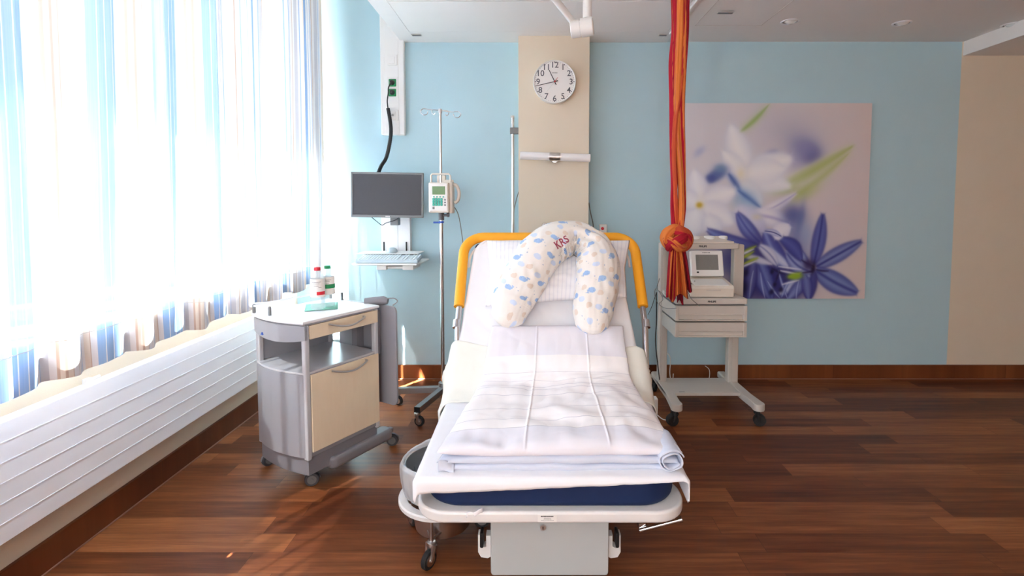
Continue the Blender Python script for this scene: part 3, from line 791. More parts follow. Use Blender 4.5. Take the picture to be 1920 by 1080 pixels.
# pedestal
pa, pb = W(920, 1000, 1.68).x, W(1141, 1000, 1.68).x
def f(bm):
    prism(bm, rrect(pa, pb, .058, tz0 + .002, .012, 4), 'y', 1.67, 1.70, .006, 2)
    box(bm, pa + .01, pb - .01, 1.70, 2.25, .10, tz0 - .002, .01)
part('pedestal_cover', 'bed_grey', bed, f)
def f(bm):
    box(bm, pa + .02, pb - .02, 1.76, 2.65, .03, .11, .01); box(bm, -.30, .44, 2.50, 2.66, .05, .12, .01); box(bm, -.06, .18, 2.10, 2.55, .1, .36, .01)
part('base', 'bed_grey', bed, f)
for (sx, cy) in ((pa + .05, 1.86), (pb - .05, 1.86), (-.28, 2.6), (.42, 2.6)):
    def f(bm):
        cyl(bm, (sx - .018, cy, .05), (sx + .018, cy, .05), .05, n=28)
    ca = part('castor', 'rubber', bed, f)
    part('fork', 'bed_grey', ca, lambda bm: box(bm, sx - .024, sx + .024, cy - .03, cy + .03, .06, .115, .01))
cc = W(1018, 988, 1.668)
lk = part('lock', 'steel', bed, lambda bm: cyl(bm, (cc.x, 1.662, cc.z), (cc.x, 1.672, cc.z), .0095, n=20))
part('keyhole', 'black', lk, lambda bm: box(bm, cc.x - .0015, cc.x + .0015, 1.6612, 1.663, cc.z - .005, cc.z + .005))
# side hooks of the pedestal with black grips
for sgn, hx in ((-1, pa), (1, pb)):
    def f(bm):
        o_ = [(0, .225), (.0, .262), (.028, .262), (.028, .255), (.048, .25), (.045, .205), (.028, .185), (0, .185)]
        o_ = [(hx + sgn * a, z - .0) for a, z in [(0, .262), (.030, .262), (.030, .222), (.022, .216), (.022, .25), (.010, .25), (.010, .205), (.044, .205), (.044, .235), (.046, .19), (.036, .175), (.012, .172), (0, .18)]]
        pl = [(hx, .26), (hx + sgn * .018, .26), (hx + sgn * .018, .222), (hx + sgn * .030, .215), (hx + sgn * .030, .262), (hx + sgn * .046, .262), (hx + sgn * .046, .20), (hx + sgn * .036, .182), (hx + sgn * .012, .178), (hx, .185)]
        prism(bm, [(a_, z_ - .080) for a_, z_ in pl], 'y', 1.70, 1.735, .003)
    hk = part('side_hook', 'bed_white', bed, f)
    part('grip', 'black', hk, lambda bm: box(bm, hx + sgn * .026 - (.012 if sgn < 0 else 0), hx + sgn * .026 + (.012 if sgn > 0 else 0), 1.685, 1.725, .145, .198, .004))
# name label
lx0, lx1 = W(1008, 972, 1.58).x, W(1043, 972, 1.58).x
YQ = YFOOT - .0205
lb = part('label', 'label_paper', bed, lambda bm: box(bm, lx0, lx1, YQ - .0008, YQ, tz0 + .008, tz1 - .008))
def f(bm):
    w = lx1 - lx0
    for k in range(9): box(bm, lx0 + w * (.16 + k * .075), lx0 + w * (.16 + k * .075 + .062), YQ - .0012, YQ - .0008, tz1 - .0145, tz1 - .0112)
    for z, a, b_ in ((.0175, .33, .66), (.0215, .32, .70), (.0255, .18, .82)):
        k = a
        while k < b_:
            box(bm, lx0 + w * k, lx0 + w * (k + .025), YQ - .0012, YQ - .0008, tz1 - z - .0012, tz1 - z); k += .045
part('label_text', 'ink', lb, f)
# release handle (chrome bar at the right)
def f(bm):
    a, b_ = W(1200, 994, 1.66), W(1277, 974, 1.63)
    tube(bm, [a, b_], .0075, 16); tube(bm, [b_ - (b_ - a) * .05, b_ + (b_ - a) * .03], .0095, 16)
    box(bm, a.x - .004, a.x + .02, a.y, a.y + .12, a.z - .004, a.z + .022, .002)
part('release_handle', 'chrome', bed, f)
# padded head rail : U shape lying on the plane of the raised back
OFF = .0
def rp(px, py): return onback(px, py, OFF)
def q(px, py):
    return WP(px, py, V((0, 2.553, .809)), BN)
xs0 = q(860.5, 575); xs1 = q(1205.5, 575); top = q(1035, 445)
xl_, xr_ = xs0.x, xs1.x; bb0 = (xs0 - V((0, YH, ZM))).dot(BD); bb1 = (top - V((0, YH, ZM))).dot(BD)
off_r = (V((0, 2.553, .809)) - V((0, YH, ZM))).dot(BN)
Rc = .105
U = []
for k in range(9): U.append((xl_, bb0 + (bb1 - Rc - bb0) * k / 8))
for k in range(1, 13):
    a = PI - (PI / 2) * k / 12; U.append((xl_ + Rc + Rc * math.cos(a), bb1 - Rc + Rc * math.sin(a)))
for k in range(1, 12): U.append((xl_ + Rc + (xr_ - xl_ - 2 * Rc) * k / 12, bb1))
for k in range(0, 13):
    a = PI / 2 - (PI / 2) * k / 12; U.append((xr_ - Rc + Rc * math.cos(a), bb1 - Rc + Rc * math.sin(a)))
for k in range(1, 9): U.append((xr_, bb1 - Rc - (bb1 - Rc - bb0) * k / 8))
UP = [bp(x, b, off_r) for x, b in U]
def f(bm):
    n_ = len(UP); d0 = (UP[0] - UP[1]).normalized() * .003
    tube(bm, [UP[0] + d0] + UP + [UP[-1] + d0], [.020] + [.0265] * n_ + [.020], 24)
part('padded_rail', 'yellow', bed, f, ang=50)
for sgn, xx in ((-1, xl_), (1, xr_)):
    cx_ = xx - sgn * .002
    def f(bm):
        tube(bm, [bp(cx_, bb0 + .02, off_r), bp(cx_, bb0 - .11, off_r), bp(cx_ - sgn * .01, bb0 - .30, off_r - .05)], .0150, 20)
        tube(bm, [bp(cx_ + sgn * .006, bb0 - .075, off_r), bp(cx_ + sgn * .006, bb0 - .115, off_r)], .0185, 20)
    part('rail_tube', 'chrome', bed, f)
def f(bm):     # thin white lip of the back shell just inside the padding
    pts = [bp((x - BX) * .925 + BX, b - .034, off_r - .02) for x, b in U if b > bb1 - .16]
    tube(bm, pts, .006, 10)
part('back_shell_edge', 'bed_white', bed, f)

# ---------------------------------------------------------------- fitted sheet
def nz(x, y, z=0.0): return noise.noise(V((x, y, z)))
def HWB(b):
    if b < 0: return .418 + .012 * (b + .7) / .7
    return .430 - .062 * min(1, b / .75)
def sheet_pt(a, b):
    """a across (may exceed the half width), b along (b0 = foot edge)"""
    b0 = YFOOT + .004 - YH; HW = HWB(b)
    cx = BX + .012 * max(0, min(1, (b - b0) / .7))
    over_a = max(0, abs(a) - HW); over_b = max(0, b0 - b)
    aa = max(-HW, min(HW, a)); bb = max(b0, b)
    if bb > BTOP - .10:                      # rounded top corners
        k = (bb - BTOP + .10) / .10; lim = HW - .10 * (1 - math.sqrt(max(0, 1 - k * k)))
        aa = max(-lim, min(lim, aa))
    p, n = surf(bb, .004); p = V((cx + aa, p.y, p.z)); sg = 1 if a > 0 else -1; ro = .018
    def rnd(o):
        if o < ro * PI / 2: t = o / ro; return ro * math.sin(t), ro * (1 - math.cos(t))
        return ro, ro + o - ro * PI / 2
    if over_a > 0 and over_b > 0:
        o = min(.085, math.hypot(over_a, over_b)); da_, db_ = over_a / math.hypot(over_a, over_b), over_b / math.hypot(over_a, over_b)
        out, dn = rnd(o); return p + V((sg * out * da_ * 1.05, -out * db_ * 1.05, -dn)), n
    oa, da = rnd(over_a); ob, db = rnd(over_b)
    dnv = V((0, 0, -1)) if bb < -.1 else (-n)
    return p + V((sg * oa, 0, 0)) + dnv * da + V((0, -ob, -db)), n
def f(bm):
    NA, NB = 110, 190; b0 = YFOOT + .004 - YH
    def fn(u, v):
        s = u * 2 - 1; t_ = (s + 1) / 2
        hang = .014 + .046 * (1 - t_) + (.03 * max(0, abs(s) - .8) / .2)
        b = (b0 - hang) + (BTOP - b0 + hang) * v
        a = s * (HWB(b) + .10)
        p, n = sheet_pt(a, b)
        k = min(1, max(0, (b - b0) / .1))
        w = .0035 * nz(a * 5, b * 16, 3) + .002 * nz(a * 30, b * 6, 7)
        w += k * .004 * nz(a * 3 + b * 5, b * 3, 9)
        if b > .1: w += .007 * math.sin((a * .8 + b * .6) * 46 + 5 * nz(a * 3, b * 4, 1)) * max(0, nz(a * 2.5, b * 3.5, 5) + .2) + .004 * abs(nz(a * 9, b * 3, 12))
        if b < b0: w += .003 * nz(a * 12, 0, 2)
        return p + n * (abs(w) + .003)
    grid(bm, fn, NA, NB)
bm = bmesh.new(); f(bm)
sh = finish('fitted_sheet', bm, 'linen', ang=180, recalc=False); solid(sh, .003, 1)
tag(sh, 'white cotton sheet drawn over the bed mattress, loose at the foot end', 'bed sheet')

# hanging strap under the sheet
bm = bmesh.new()
a_, b_ = W(905, 956, YFOOT - .014), W(874, 968, YFOOT - .021)
def fn(u, v):
    p = a_ + (b_ - a_) * u; return p + V((0, -.004 * math.sin(u * 6), (v - .5) * .014 + .003 * math.sin(u * 9)))
grid(bm, fn, 14, 4); o = finish('tie_strap', bm, 'linen', recalc=False, ang=180); solid(o, .002)
tag(o, 'small crumpled white fabric tie poking out over the foot frame', 'strap')

# ---------------------------------------------------------------- absorbent pad across the fold
def f(bm):
    NA, NB = 110, 44
    def fn(u, v):
        HW = .435; a = (u * 2 - 1) * (HW + .145 + .02 * math.sin(v * 9)); b = -.12 + v * (.34 + .03 * math.sin(u * 7) + .02 * math.sin(u * 17))
        cx = BX + .012 * max(0, min(1, (b + .67) / .7))
        k = abs(a); sg = 1 if a > 0 else -1
        p, n = surf(b, .012)
        bulge = math.sin(PI * min(1, max(0, v))) * .028
        if k < HW - .02: x = a; d = 0
        else:
            o_ = k - (HW - .02); t = o_ / .05
            if t < PI / 2: x = sg * (HW - .02 + (.05 + bulge * .6) * math.sin(t)); d = .05 * (1 - math.cos(t))
            else: x = sg * (HW + .03 + bulge * .6 + .01 * math.sin(v * 11)); d = .05 + o_ - .05 * PI / 2
        w = .006 * nz(a * 7, b * 9, 4) + .004 * nz(a * 20, b * 14, 2)
        dn = V((0, 0, -1)) * .5 - n * .5
        return V((cx + x, p.y, p.z)) + n * (.002 + abs(w)) + dn.normalized() * d + V((sg * w * 1.2 if k > HW - .02 else 0, 0, 0))
    grid(bm, fn, NA, NB)
bm = bmesh.new(); f(bm); pd = finish('absorbent_pad', bm, 'pad', ang=180, recalc=False); solid(pd, .004, 1)
tag(pd, 'cream absorbent pad lying across the bed, bulging out at both sides under the duvet', 'bed pad')

# ---------------------------------------------------------------- folded duvet
DB0, DB1 = -.672, .312           # along the bed
def hw_d(b):
    t = max(0, (b - DB0) / (DB1 - DB0)); return .396 - .088 * t ** .9
DCX = lambda b: BX + .026 + .034 * (b - DB0) / (DB1 - DB0)
def slab(bm, off0, th, b_front, b_back, inset, seed, stripes=True, NU=260, NV=200, puff=1.0, crease=True, round_f=.5):
    """closed soft slab lying on the bed path; section across is a flattened super-ellipse"""
    def fn(u, v, side):
        # u across 0..1, v along 0..1 ; side +1 top, -1 underside
        b = b_front + (b_back - b_front) * v
        s = u * 2 - 1
        hwid = hw_d(b) - inset
        ed = (1 - abs(s) ** 5) ** .5 if abs(s) < 1 else 0
        L = b_back - b_front
        ef = min(1, (v * L) / (th * .75)); ef = math.sqrt(max(0, 1 - (1 - ef) ** 2))
        eb = min(1, ((1 - v) * L) / .05); eb = math.sqrt(max(0, 1 - (1 - eb) ** 2))
        h = th * (.5 + .5 * side * ed * ef * eb)
        a = s * hwid
        wob = .010 * nz(s * 1.5, seed, b * 4) + .004 * nz(s * 2, seed + 4, b * 22)
        if abs(s) > .7: a += math.copysign(wob, s) * (abs(s) - .7) / .3
        base, n = surf(b, off0)
        w = 0
        if side > 0:
            k = ed * ef * eb
            w += puff * .022 * nz(a * 2.6, b * 3.2, seed) * k
            w += puff * .012 * (abs(nz(a * 4 + b * 2.2, b * 4 - a * 1.5, seed + 20)) - .15) * k
            w += puff * .006 * abs(nz(a * 9 - b * 6, b * 7 + a * 4, seed + 30)) * k
            w += puff * .012 * nz(a * 7 + 2 * b, b * 9, seed + 2) * k
            w += puff * .0035 * nz(a * 22, b * 12, seed + 5) * k
            fr = max(0, 1 - v * L / .17)
            w += puff * fr * .012 * nz(a * 16, b * 9, seed + 8) * k
            if crease:
                for cx0, cx1 in ((-.111, -.095), (.167, .136)):
                    t_ = (b - DB0) / (DB1 - DB0); xc = cx0 * (1 - t_) * 1.0 + cx1 * t_ + (0 if cx0 < 0 else .0)
                    w += .0045 * math.exp(-((a - xc) / .0030) ** 2) * k
        return V((DCX(b) + a, base.y, base.z)) + n * (h + w) + V((0, .006 * nz(a * 9, 3, seed) + .010 * nz(a * 2.2, 1, seed), 0)) * (1 - min(1, v * 3))
    us = NU; vs = NV
    uvl = bm.loops.layers.uv.verify()
    T = [[bm.verts.new(fn(i / us, j / vs, 1)) for j in range(vs + 1)] for i in range(us + 1)]
    B = [[T[i][j] if (i in (0, us) or j in (0, vs)) else bm.verts.new(fn(i / us, j / vs, -1)) for j in range(vs + 1)] for i in range(us + 1)]
    for G, fl in ((T, 0), (B, 1)):
        for i in range(us):
            for j in range(vs):
                vv = (G[i][j], G[i + 1][j], G[i + 1][j + 1], G[i][j + 1]); ij = ((i, j), (i + 1, j), (i + 1, j + 1), (i, j + 1))
                if fl: vv = vv[::-1]; ij = ij[::-1]
                try: f_ = bm.faces.new(vv)
                except ValueError: continue
                for l, (a, b) in zip(f_.loops, ij): l[uvl].uv = (a / us, b / vs)
    bmesh.ops.remove_doubles(bm, verts=bm.verts[:], dist=1e-5)
dv = thing('folded_duvet', 'white folded duvet with thin grey stripes lying along the bed', 'duvet', (BX, YH - .3, ZM))
part('top_layer', 'duvet', dv, lambda bm: slab(bm, .046, .044, DB0 + .004, DB1, 0, 3), ang=180, recalc=False)
o = part('middle_layer', 'duvet_in', dv, lambda bm: slab(bm, .026, .024, DB0 - .004, DB1 - .04, .004, 11, NU=90, NV=60, puff=.35, crease=False), ang=180, recalc=False); o['label'] = 'pale blue-grey fold showing under the top layer'
o = part('bottom_layer', 'duvet_in', dv, lambda bm: slab(bm, .006, .022, DB0 - .010, DB1 - .03, .014, 17, NU=90, NV=60, puff=.35, crease=False), ang=180, recalc=False); o['label'] = 'lowest pale blue-grey fold'
def f(bm):     # rolled corner at the right front : spiral of cloth seen end on
    cx = DCX(DB0) + hw_d(DB0) - .035
    p, n = surf(DB0 + .03, .046)
    for (r0, x0_, th_) in ((.036, 0, 0), ):
        pass
    def fn(u, v):
        a = u * 2 * PI * 1.9; r = .037 - .016 * u
        x = cx + r * math.cos(a + .4) * 1.15; z = p.z + r * math.sin(a + .4) * .98
        return V((x + .002 * nz(v * 9, a, 3), YH + DB0 - .014 + v * .16 + .004 * math.sin(a * 3) - .006 * u, z + .002 * nz(v * 12, a, 8)))
    grid(bm, fn, 70, 14)
o = part('rolled_corner', 'duvet_in', dv, f, ang=180, recalc=False); solid(o, .004, 0)
def f(bm):     # turned-up corner at the left front
    p, n = surf(DB0, .03); cx = DCX(DB0) - hw_d(DB0) + .008
    def fn(u, v):
        return V((cx + .05 * u, YH + DB0 - .012 - .006 * math.sin(PI * v) + .02 * u * v, p.z - .018 + .038 * v * (1 - .5 * u) + .004 * math.sin(u * 5)))
    grid(bm, fn, 10, 8)
o = part('turned_corner', 'duvet_in', dv, f, ang=180, recalc=False); solid(o, .004, 0)

# ---------------------------------------------------------------- white pillow
pc = [onback(915, 462, .012), onback(1178, 462, .012), onback(1172, 568, .012), onback(912, 585, .012)]
def f(bm):
    def fn0(s, t, side):
        # s,t in -1..1
        u, v = (s + 1) / 2, (t + 1) / 2
        top_ = pc[0] * (1 - u) + pc[1] * u; bot = pc[3] * (1 - u) + pc[2] * u
        p = bot * (1 - v) + top_ * v
        cen = (pc[0] + pc[1] + pc[2] + pc[3]) / 4
        pin = 1 - .05 * (1 - abs(s)) * (abs(t) ** 3) - .05 * (1 - abs(t)) * (abs(s) ** 3) 
        p = cen + (p - cen) * pin
        e = max(0, (1 - abs(s) ** 2.6)) ** .6 * max(0, (1 - abs(t) ** 2.6)) ** .6
        h = .055 * (1 + side * e) - .05 * 0
        w = side * (.006 * nz(s * 4, t * 4, 3) + .003 * nz(s * 12, t * 8, 5)) * min(1, e * 3) if side > 0 else 0
        return p + BN * (h * .98 + .006 + w)
    n_ = 72; uvl = bm.loops.layers.uv.verify()
    T = [[bm.verts.new(fn0(i / n_ * 2 - 1, j / n_ * 2 - 1, 1)) for j in range(n_ + 1)] for i in range(n_ + 1)]
    B = [[T[i][j] if i in (0, n_) or j in (0, n_) else bm.verts.new(fn0(i / n_ * 2 - 1, j / n_ * 2 - 1, -1)) for j in range(n_ + 1)] for i in range(n_ + 1)]
    for G, fl in ((T, 0), (B, 1)):
        for i in range(n_):
            for j in range(n_):
                vv = (G[i][j], G[i + 1][j], G[i + 1][j + 1], G[i][j + 1]); ij = ((i, j), (i + 1, j), (i + 1, j + 1), (i, j + 1))
                if fl: vv = vv[::-1]; ij = ij[::-1]
                f_ = bm.faces.new(vv)
                for l, (a, b) in zip(f_.loops, ij): l[uvl].uv = (a / n_, b / n_)
bm = bmesh.new(); f(bm); tag(finish('pillow', bm, 'pillow', ang=180, recalc=False), 'plain white pillow against the raised back, behind the patterned nursing pillow', 'pillow')

# ---------------------------------------------------------------- nursing pillow
ctl = [(948, 611), (952, 595), (963, 560), (983, 522), (1006, 485), (1036, 457), (1076, 447), (1108, 462), (1121, 495), (1119, 535), (1112, 578), (1110, 610), (1109, 624)]
rad = [.055, .082, .104, .113, .114, .108, .096, .100, .104, .103, .098, .080, .052]
OFFN = [.07, .10, .12, .15, .175, .18, .175, .175, .165, .15, .12, .09, .06]
cp = [onback(a, b, o_) for (a, b), o_ in zip(ctl, OFFN)]
path = smoothpath(cp, 14)
rr = []
for i in range(len(rad) - 1):
    for j in range(14):
        t_ = j / 14; t_ = t_ * t_ * (3 - 2 * t_); rr.append(rad[i] * (1 - t_) + rad[i + 1] * t_)
rr.append(rad[-1])
acc = [0.0]
for a, b in zip(path, path[1:]): acc.append(acc[-1] + (b - a).length)
Ltot = acc[-1]
def at_s(s):
    s = max(0, min(Ltot, s)); lo = 0
    import bisect
    i = min(len(acc) - 2, max(0, bisect.bisect_right(acc, s) - 1)); t_ = (s - acc[i]) / max(1e-9, acc[i + 1] - acc[i])
    p = path[i].lerp(path[i + 1], t_)
    i0, i1 = max(0, i - 5), min(len(path) - 1, i + 6)
    tg = (path[i1] - path[i0]).normalized(); return p, tg, rr[i] * (1 - t_) + rr[i + 1] * t_
CAPL = .03
def nurse_pt(u, w):
    """u along 0..1 (with rounded ends), w angle 0..1, 0 = facing away from the back plane"""
    s = u * Ltot; p, tg, r = at_s(s)
    e = 1.0
    if s < .05: e = math.sqrt(max(0, 1 - ((.05 - s) / .05) ** 2))
    if s > Ltot - .05: e = math.sqrt(max(0, 1 - ((s - Ltot + .05) / .05) ** 2))
    n = (BN - tg * BN.dot(tg)).normalized(); bb = tg.cross(n)
    a = w * 2 * PI
    ca, sa = math.cos(a), math.sin(a)
    rn = r * (.86 if ca > 0 else .74)
    kn = math.exp(-((s - Ltot * .585) / .05) ** 2)          # gathered seam at the crown
    q_ = e * (1 - .16 * kn)
    k = 1 + .018 * math.sin(s * 60 + a * 3 + 6 * nz(s * 6, ca, sa)) * max(0, nz(s * 7, ca * 2, sa * 2) + .25) * 2 + .05 * nz(s * 5, ca * 1.5, sa * 1.5) + .022 * nz(s * 16, ca * 5, sa * 5)
    k += kn * .10 * math.sin(a * 8 + 2 + s * 30) + math.exp(-((s - Ltot * .585) / .012) ** 2) * -.05
    return p + (n * (ca * rn) + bb * (sa * r)) * q_ * k
# whale print
WB = [(150, 190, 232), (168, 196, 236), (206, 222, 242), (190, 206, 238)]
random.seed(5)
motifs = []
rows = 15; circ = .62; pitch = .062
for rI in range(rows):
    y = (rI + .5) * circ / rows; off = (rI % 2) * .5 * pitch + (rI * .013)
    for cI in range(int(Ltot / pitch) + 2):
        kind = (cI + rI * 2) % 4
        motifs.append((cI * pitch + off - pitch * .3 + random.uniform(-.005, .005), y + random.uniform(-.004, .004), kind, random.uniform(-.25, .25)))
gridm = {}
for m_ in motifs:
    for dx in (-1, 0, 1):
        for dy in (-1, 0, 1): gridm.setdefault((int(m_[0] / .05) + dx, int(m_[1] / .05) + dy), []).append(m_)
base_c = np.array(lin((240, 237, 231)))
cb1, cb2, cbg, cdk = (np.array(lin(c_)) for c_ in ((160, 191, 229), (210, 223, 241), (228, 214, 200), (130, 142, 166)))
def whale_col(u, w):
    s = u * Ltot; y = w * circ; col = base_c
    for mx, my, kd, rt_ in gridm.get((int(s / .05), int(y / .05)), ()):
        dx, dy = s - mx, y - my
        c_, s_ = math.cos(rt_), math.sin(rt_); X_ = dx * c_ + dy * s_; Y_ = -dx * s_ + dy * c_
        if kd == 0 or kd == 2:      # whale : body, tail stem, flukes
            cc_ = cb1 if kd == 0 else cb2
            body = (Y_ / .0175) ** 2 + (X_ / .0125) ** 2 < 1 and X_ > -.0105
            tail = abs((Y_ - .019) + .25 * X_) < .0028 and 0 < X_ < .013
            fl = ((Y_ - .0215) / .006) ** 2 + ((X_ - .0145) / .0024) ** 2 < 1 or ((Y_ - .014) / .004) ** 2 + ((X_ - .015) / .0022) ** 2 < 1
            if body or (kd == 0 and (tail or fl)): col = cc_
            if kd == 0 and (Y_ + .009) ** 2 + (X_ - .003) ** 2 < .0013 ** 2: col = cdk
        elif kd == 1:               # beige cloud
            if ((Y_ / .014) ** 2 + (X_ / .011) ** 2 < 1) or (((Y_ - .006) / .008) ** 2 + ((X_ - .007) / .008) ** 2 < 1): col = cbg
        else:                       # dots
            if X_ * X_ + Y_ * Y_ < .0028 ** 2 or (X_ - .014) ** 2 + (Y_ + .01) ** 2 < .0018 ** 2: col = cdk * .5 + cb2 * .5
    return tuple(col) + (1,)
npl = thing('nursing_pillow', 'arched nursing pillow with blue whale print propped on the raised back', 'nursing pillow', tuple(path[0]))
def f(bm):
    G = grid(bm, lambda u, w: nurse_pt(u, w), 440, 250, None, whale_col)
    bmesh.ops.remove_doubles(bm, verts=bm.verts[:], dist=2e-5)
cushion = part('cushion', 'whale', npl, f, ang=180)
# lettering embroidered on the crown
def f_letters():
    cu = bpy.data.curves.new('t', 'FONT'); cu.body = 'KRS'; cu.size = .045; cu.align_x = 'CENTER'; cu.align_y = 'CENTER'; cu.offset = .0009; cu.space_character = 1.05
    ob = bpy.data.objects.new('t', cu); COL.objects.link(ob); dg = bpy.context.evaluated_depsgraph_get(); me = bpy.data.meshes.new_from_object(ob.evaluated_get(dg))
    bm = bmesh.new(); bm.from_mesh(me); bpy.data.objects.remove(ob)
    # serifs at the stroke ends
    seen = set(); isl = []
    for v0 in bm.verts:
        if v0 in seen: continue
        st_ = [v0]; seen.add(v0); g_ = []
        while st_:
            q_ = st_.pop(); g_.append(q_)
            for e_ in q_.link_edges:
                o2 = e_.other_vert(q_)
                if o2 not in seen: seen.add(o2); st_.append(o2)
        isl.append((min(p.co.x for p in g_), max(p.co.x for p in g_), min(p.co.y for p in g_), max(p.co.y for p in g_)))
    isl.sort()
    def bar(xa, xb, ya, yb): bm.faces.new([bm.verts.new((x_, y_, 0)) for x_, y_ in ((xa, ya), (xb, ya), (xb, yb), (xa, yb))])
    tk = .0016
    for k_, (xa, xb, ya, yb) in enumerate(isl[:3]):
        if k_ < 2:
            for yy in (ya, yb - tk): bar(xa - .003, xa + .0085, yy, yy + tk)
            bar(xb - .006, xb + .003, ya, ya + tk)
            if k_ == 0: bar(xb - .007, xb + .002, yb - tk, yb)
        else:
            bar(xb - .0025, xb - .0008, yb - .009, yb - .001); bar(xa + .0008, xa + .0025, ya + .001, ya + .009)
    from mathutils.bvhtree import BVHTree
    t = bmesh.new(); t.from_mesh(cushion.data); t.transform(WM[npl.name]); bv = BVHTree.FromBMesh(t)
    c0 = W(1053, 455, 2.5); d0 = ray(1053, 455); dx = V((1, 0, 0)); ang = math.radians(17)
    up = V((0, -BN.z, -BN.y)) if False else BD
    ex = (onback(1066, 446, .25) - onback(1040, 463, .25)).normalized(); ey = BN.cross(ex)
    ey = -ey if ey.z < 0 else ey
    hit = bv.ray_cast(CAM, d0.normalized())[0]
    bmesh.ops.subdivide_edges(bm, edges=[e for e in bm.edges if e.calc_length() > .008], cuts=2)
    for v in bm.verts:
        p = hit + ex * v.co.x + ey * v.co.y
        h = bv.ray_cast(p + BN * .15, -BN)
        v.co = (h[0] + h[1] * .0012) if h[0] is not None else p
    return bm
try:
    finish('embroidered_letters', f_letters(), 'embroidery', npl, recalc=False)
except Exception as ex_: print('letters', ex_)
def f(bm):    # zip tag / side label sewn into the left edge
    h = None
    a, b = onback(938, 533, .13), onback(934, 541, .12)
    box(bm, a.x - .004, a.x + .006, a.y - .003, a.y + .003, b.z - .012, a.z + .008)
def f2(bm):
    p1, p2, p3, p4 = onback(1057, 473, .13), onback(1072, 476, .17), onback(1082, 482, .17), onback(1096, 485, .165)
    tube(bm, smoothpath([p1, p2, p3, p4], 5), .0018, 8)
part('zip_cord', 'monitor_grey', npl, f2)
# ================================================================ bedside locker
LW, LD = .420, .375
NC = WZ(570.5, 603, .81)
LR = math.radians(59.5)
lk = thing('bedside_locker', 'grey and beige bedside locker on castors, standing by the radiator', 'bedside locker', (NC.x, NC.y, 0), LR)
CUR[0] = WM[lk.name].copy()
def plan(inset=0.0, bulge=.030, r=.02, y0=0.0, y1=LD, xr=LW):
    pts = [(xr - inset, y0 + inset), (xr - inset, y1 - inset)]
    n = 16
    for k in range(n + 1):
        t_ = k / n; y = y1 - inset - (y1 - y0 - 2 * inset) * t_
        pts.append((inset - bulge * (1 - (2 * t_ - 1) ** 2) , y))
    return pts
part('top', 'white_metal', lk, lambda bm: prism(bm, [(x if x > .1 else x - .006, y) for x, y in plan(-.004)], 'z', .796, .81, .004))
part('edge_strip', 'grey_metal', lk, lambda bm: prism(bm, plan(.002), 'z', .788, .796, .002))
def f(bm):      # bulged side apron under the top
    pl = plan(0)[2:]; n = len(pl)
    def zb(y): t_ = (y / LD) * 2 - 1; return .706 + .018 * abs(t_) ** 2
    R = [[bm.verts.new(V(c_)) for c_ in ((x, y, .788), (x, y, zb(y)), (x + .014, y, zb(y)), (x + .014, y, .788))] for x, y in pl]
    for A, B in zip(R, R[1:]):
        for k in range(4): bm.faces.new((A[k], B[k], B[(k + 1) % 4], A[(k + 1) % 4]))
    bm.faces.new(R[0]); bm.faces.new(R[-1][::-1])
part('side_apron', 'grey_metal', lk, f)
def f(bm):
    p = (.0 - .028, .26, .724)
    prism(bm, [(.262, .722), (.278, .722), (.270, .734)], 'x', -.030, -.020)
part('maker_emblem', 'watermark_blue', lk, f)
zs, zd = .578, .722
for (x, y) in ((.0, .0), (LW - .024, .0), (.004, LD - .028), (LW - .024, LD - .028)):
    part('corner_post', 'silver_light', lk, lambda bm: box(bm, x, x + .024, y, y + .028, .18, .79, .006, 3))
def f(bm): box(bm, .02, LW - .004, LD - .014, LD - .006, .2, .788, .001)
part('back_panel', 'grey_metal', lk, f)
dr = part('drawer', 'laminate', lk, lambda bm: box(bm, .026, LW - .006, -.003, .016, .7245, .786, .0015))
part('drawer_box', 'cart_metal', dr, lambda bm: box(bm, .03, LW - .03, .02, LD - .03, .724, .78, .002))
def bow(bm, xa, xb, z, sag):
    pts = [V((xa, -.003, z)), V((xa, -.016, z))]
    for k in range(1, 12):
        t_ = k / 12; pts.append(V((xa + (xb - xa) * t_, -.018 - .014 * math.sin(PI * t_), z - sag * math.sin(PI * t_))))
    pts += [V((xb, -.016, z)), V((xb, -.003, z))]
    tube(bm, smoothpath(pts, 2), .0042, 12)
part('handle', 'steel', dr, lambda bm: bow(bm, .125, .32, .772, .020))
part('shelf', 'silver_light', lk, lambda bm: prism(bm, plan(.003), 'z', zs - .010, zs, .002))
do = part('door', 'laminate', lk, lambda bm: box(bm, .026, LW - .006, -.004, .014, .212, zs - .014, .0015))
part('handle', 'steel', do, lambda bm: bow(bm, .135, .33, .553, .020))
def f(bm):
    prism(bm, plan(.004, .032), 'z', .190, zs - .010, .004)
part('body', 'grey_metal', lk, f, ang=30)
def f(bm):
    prism(bm, [(x, y) for x, y in plan(.012, .020)], 'z', .105, .192, .006)
    # long foot reaching out to the right
    prism(bm, rrect(.12, LW + .085, -.012, .07, .03, 5), 'z', .085, .145, .018, 3)
    prism(bm, rrect(.12, LW + .085, LD - .08, LD, .03, 5), 'z', .085, .145, .018, 3)
part('base', 'base_grey', lk, f, ang=40)
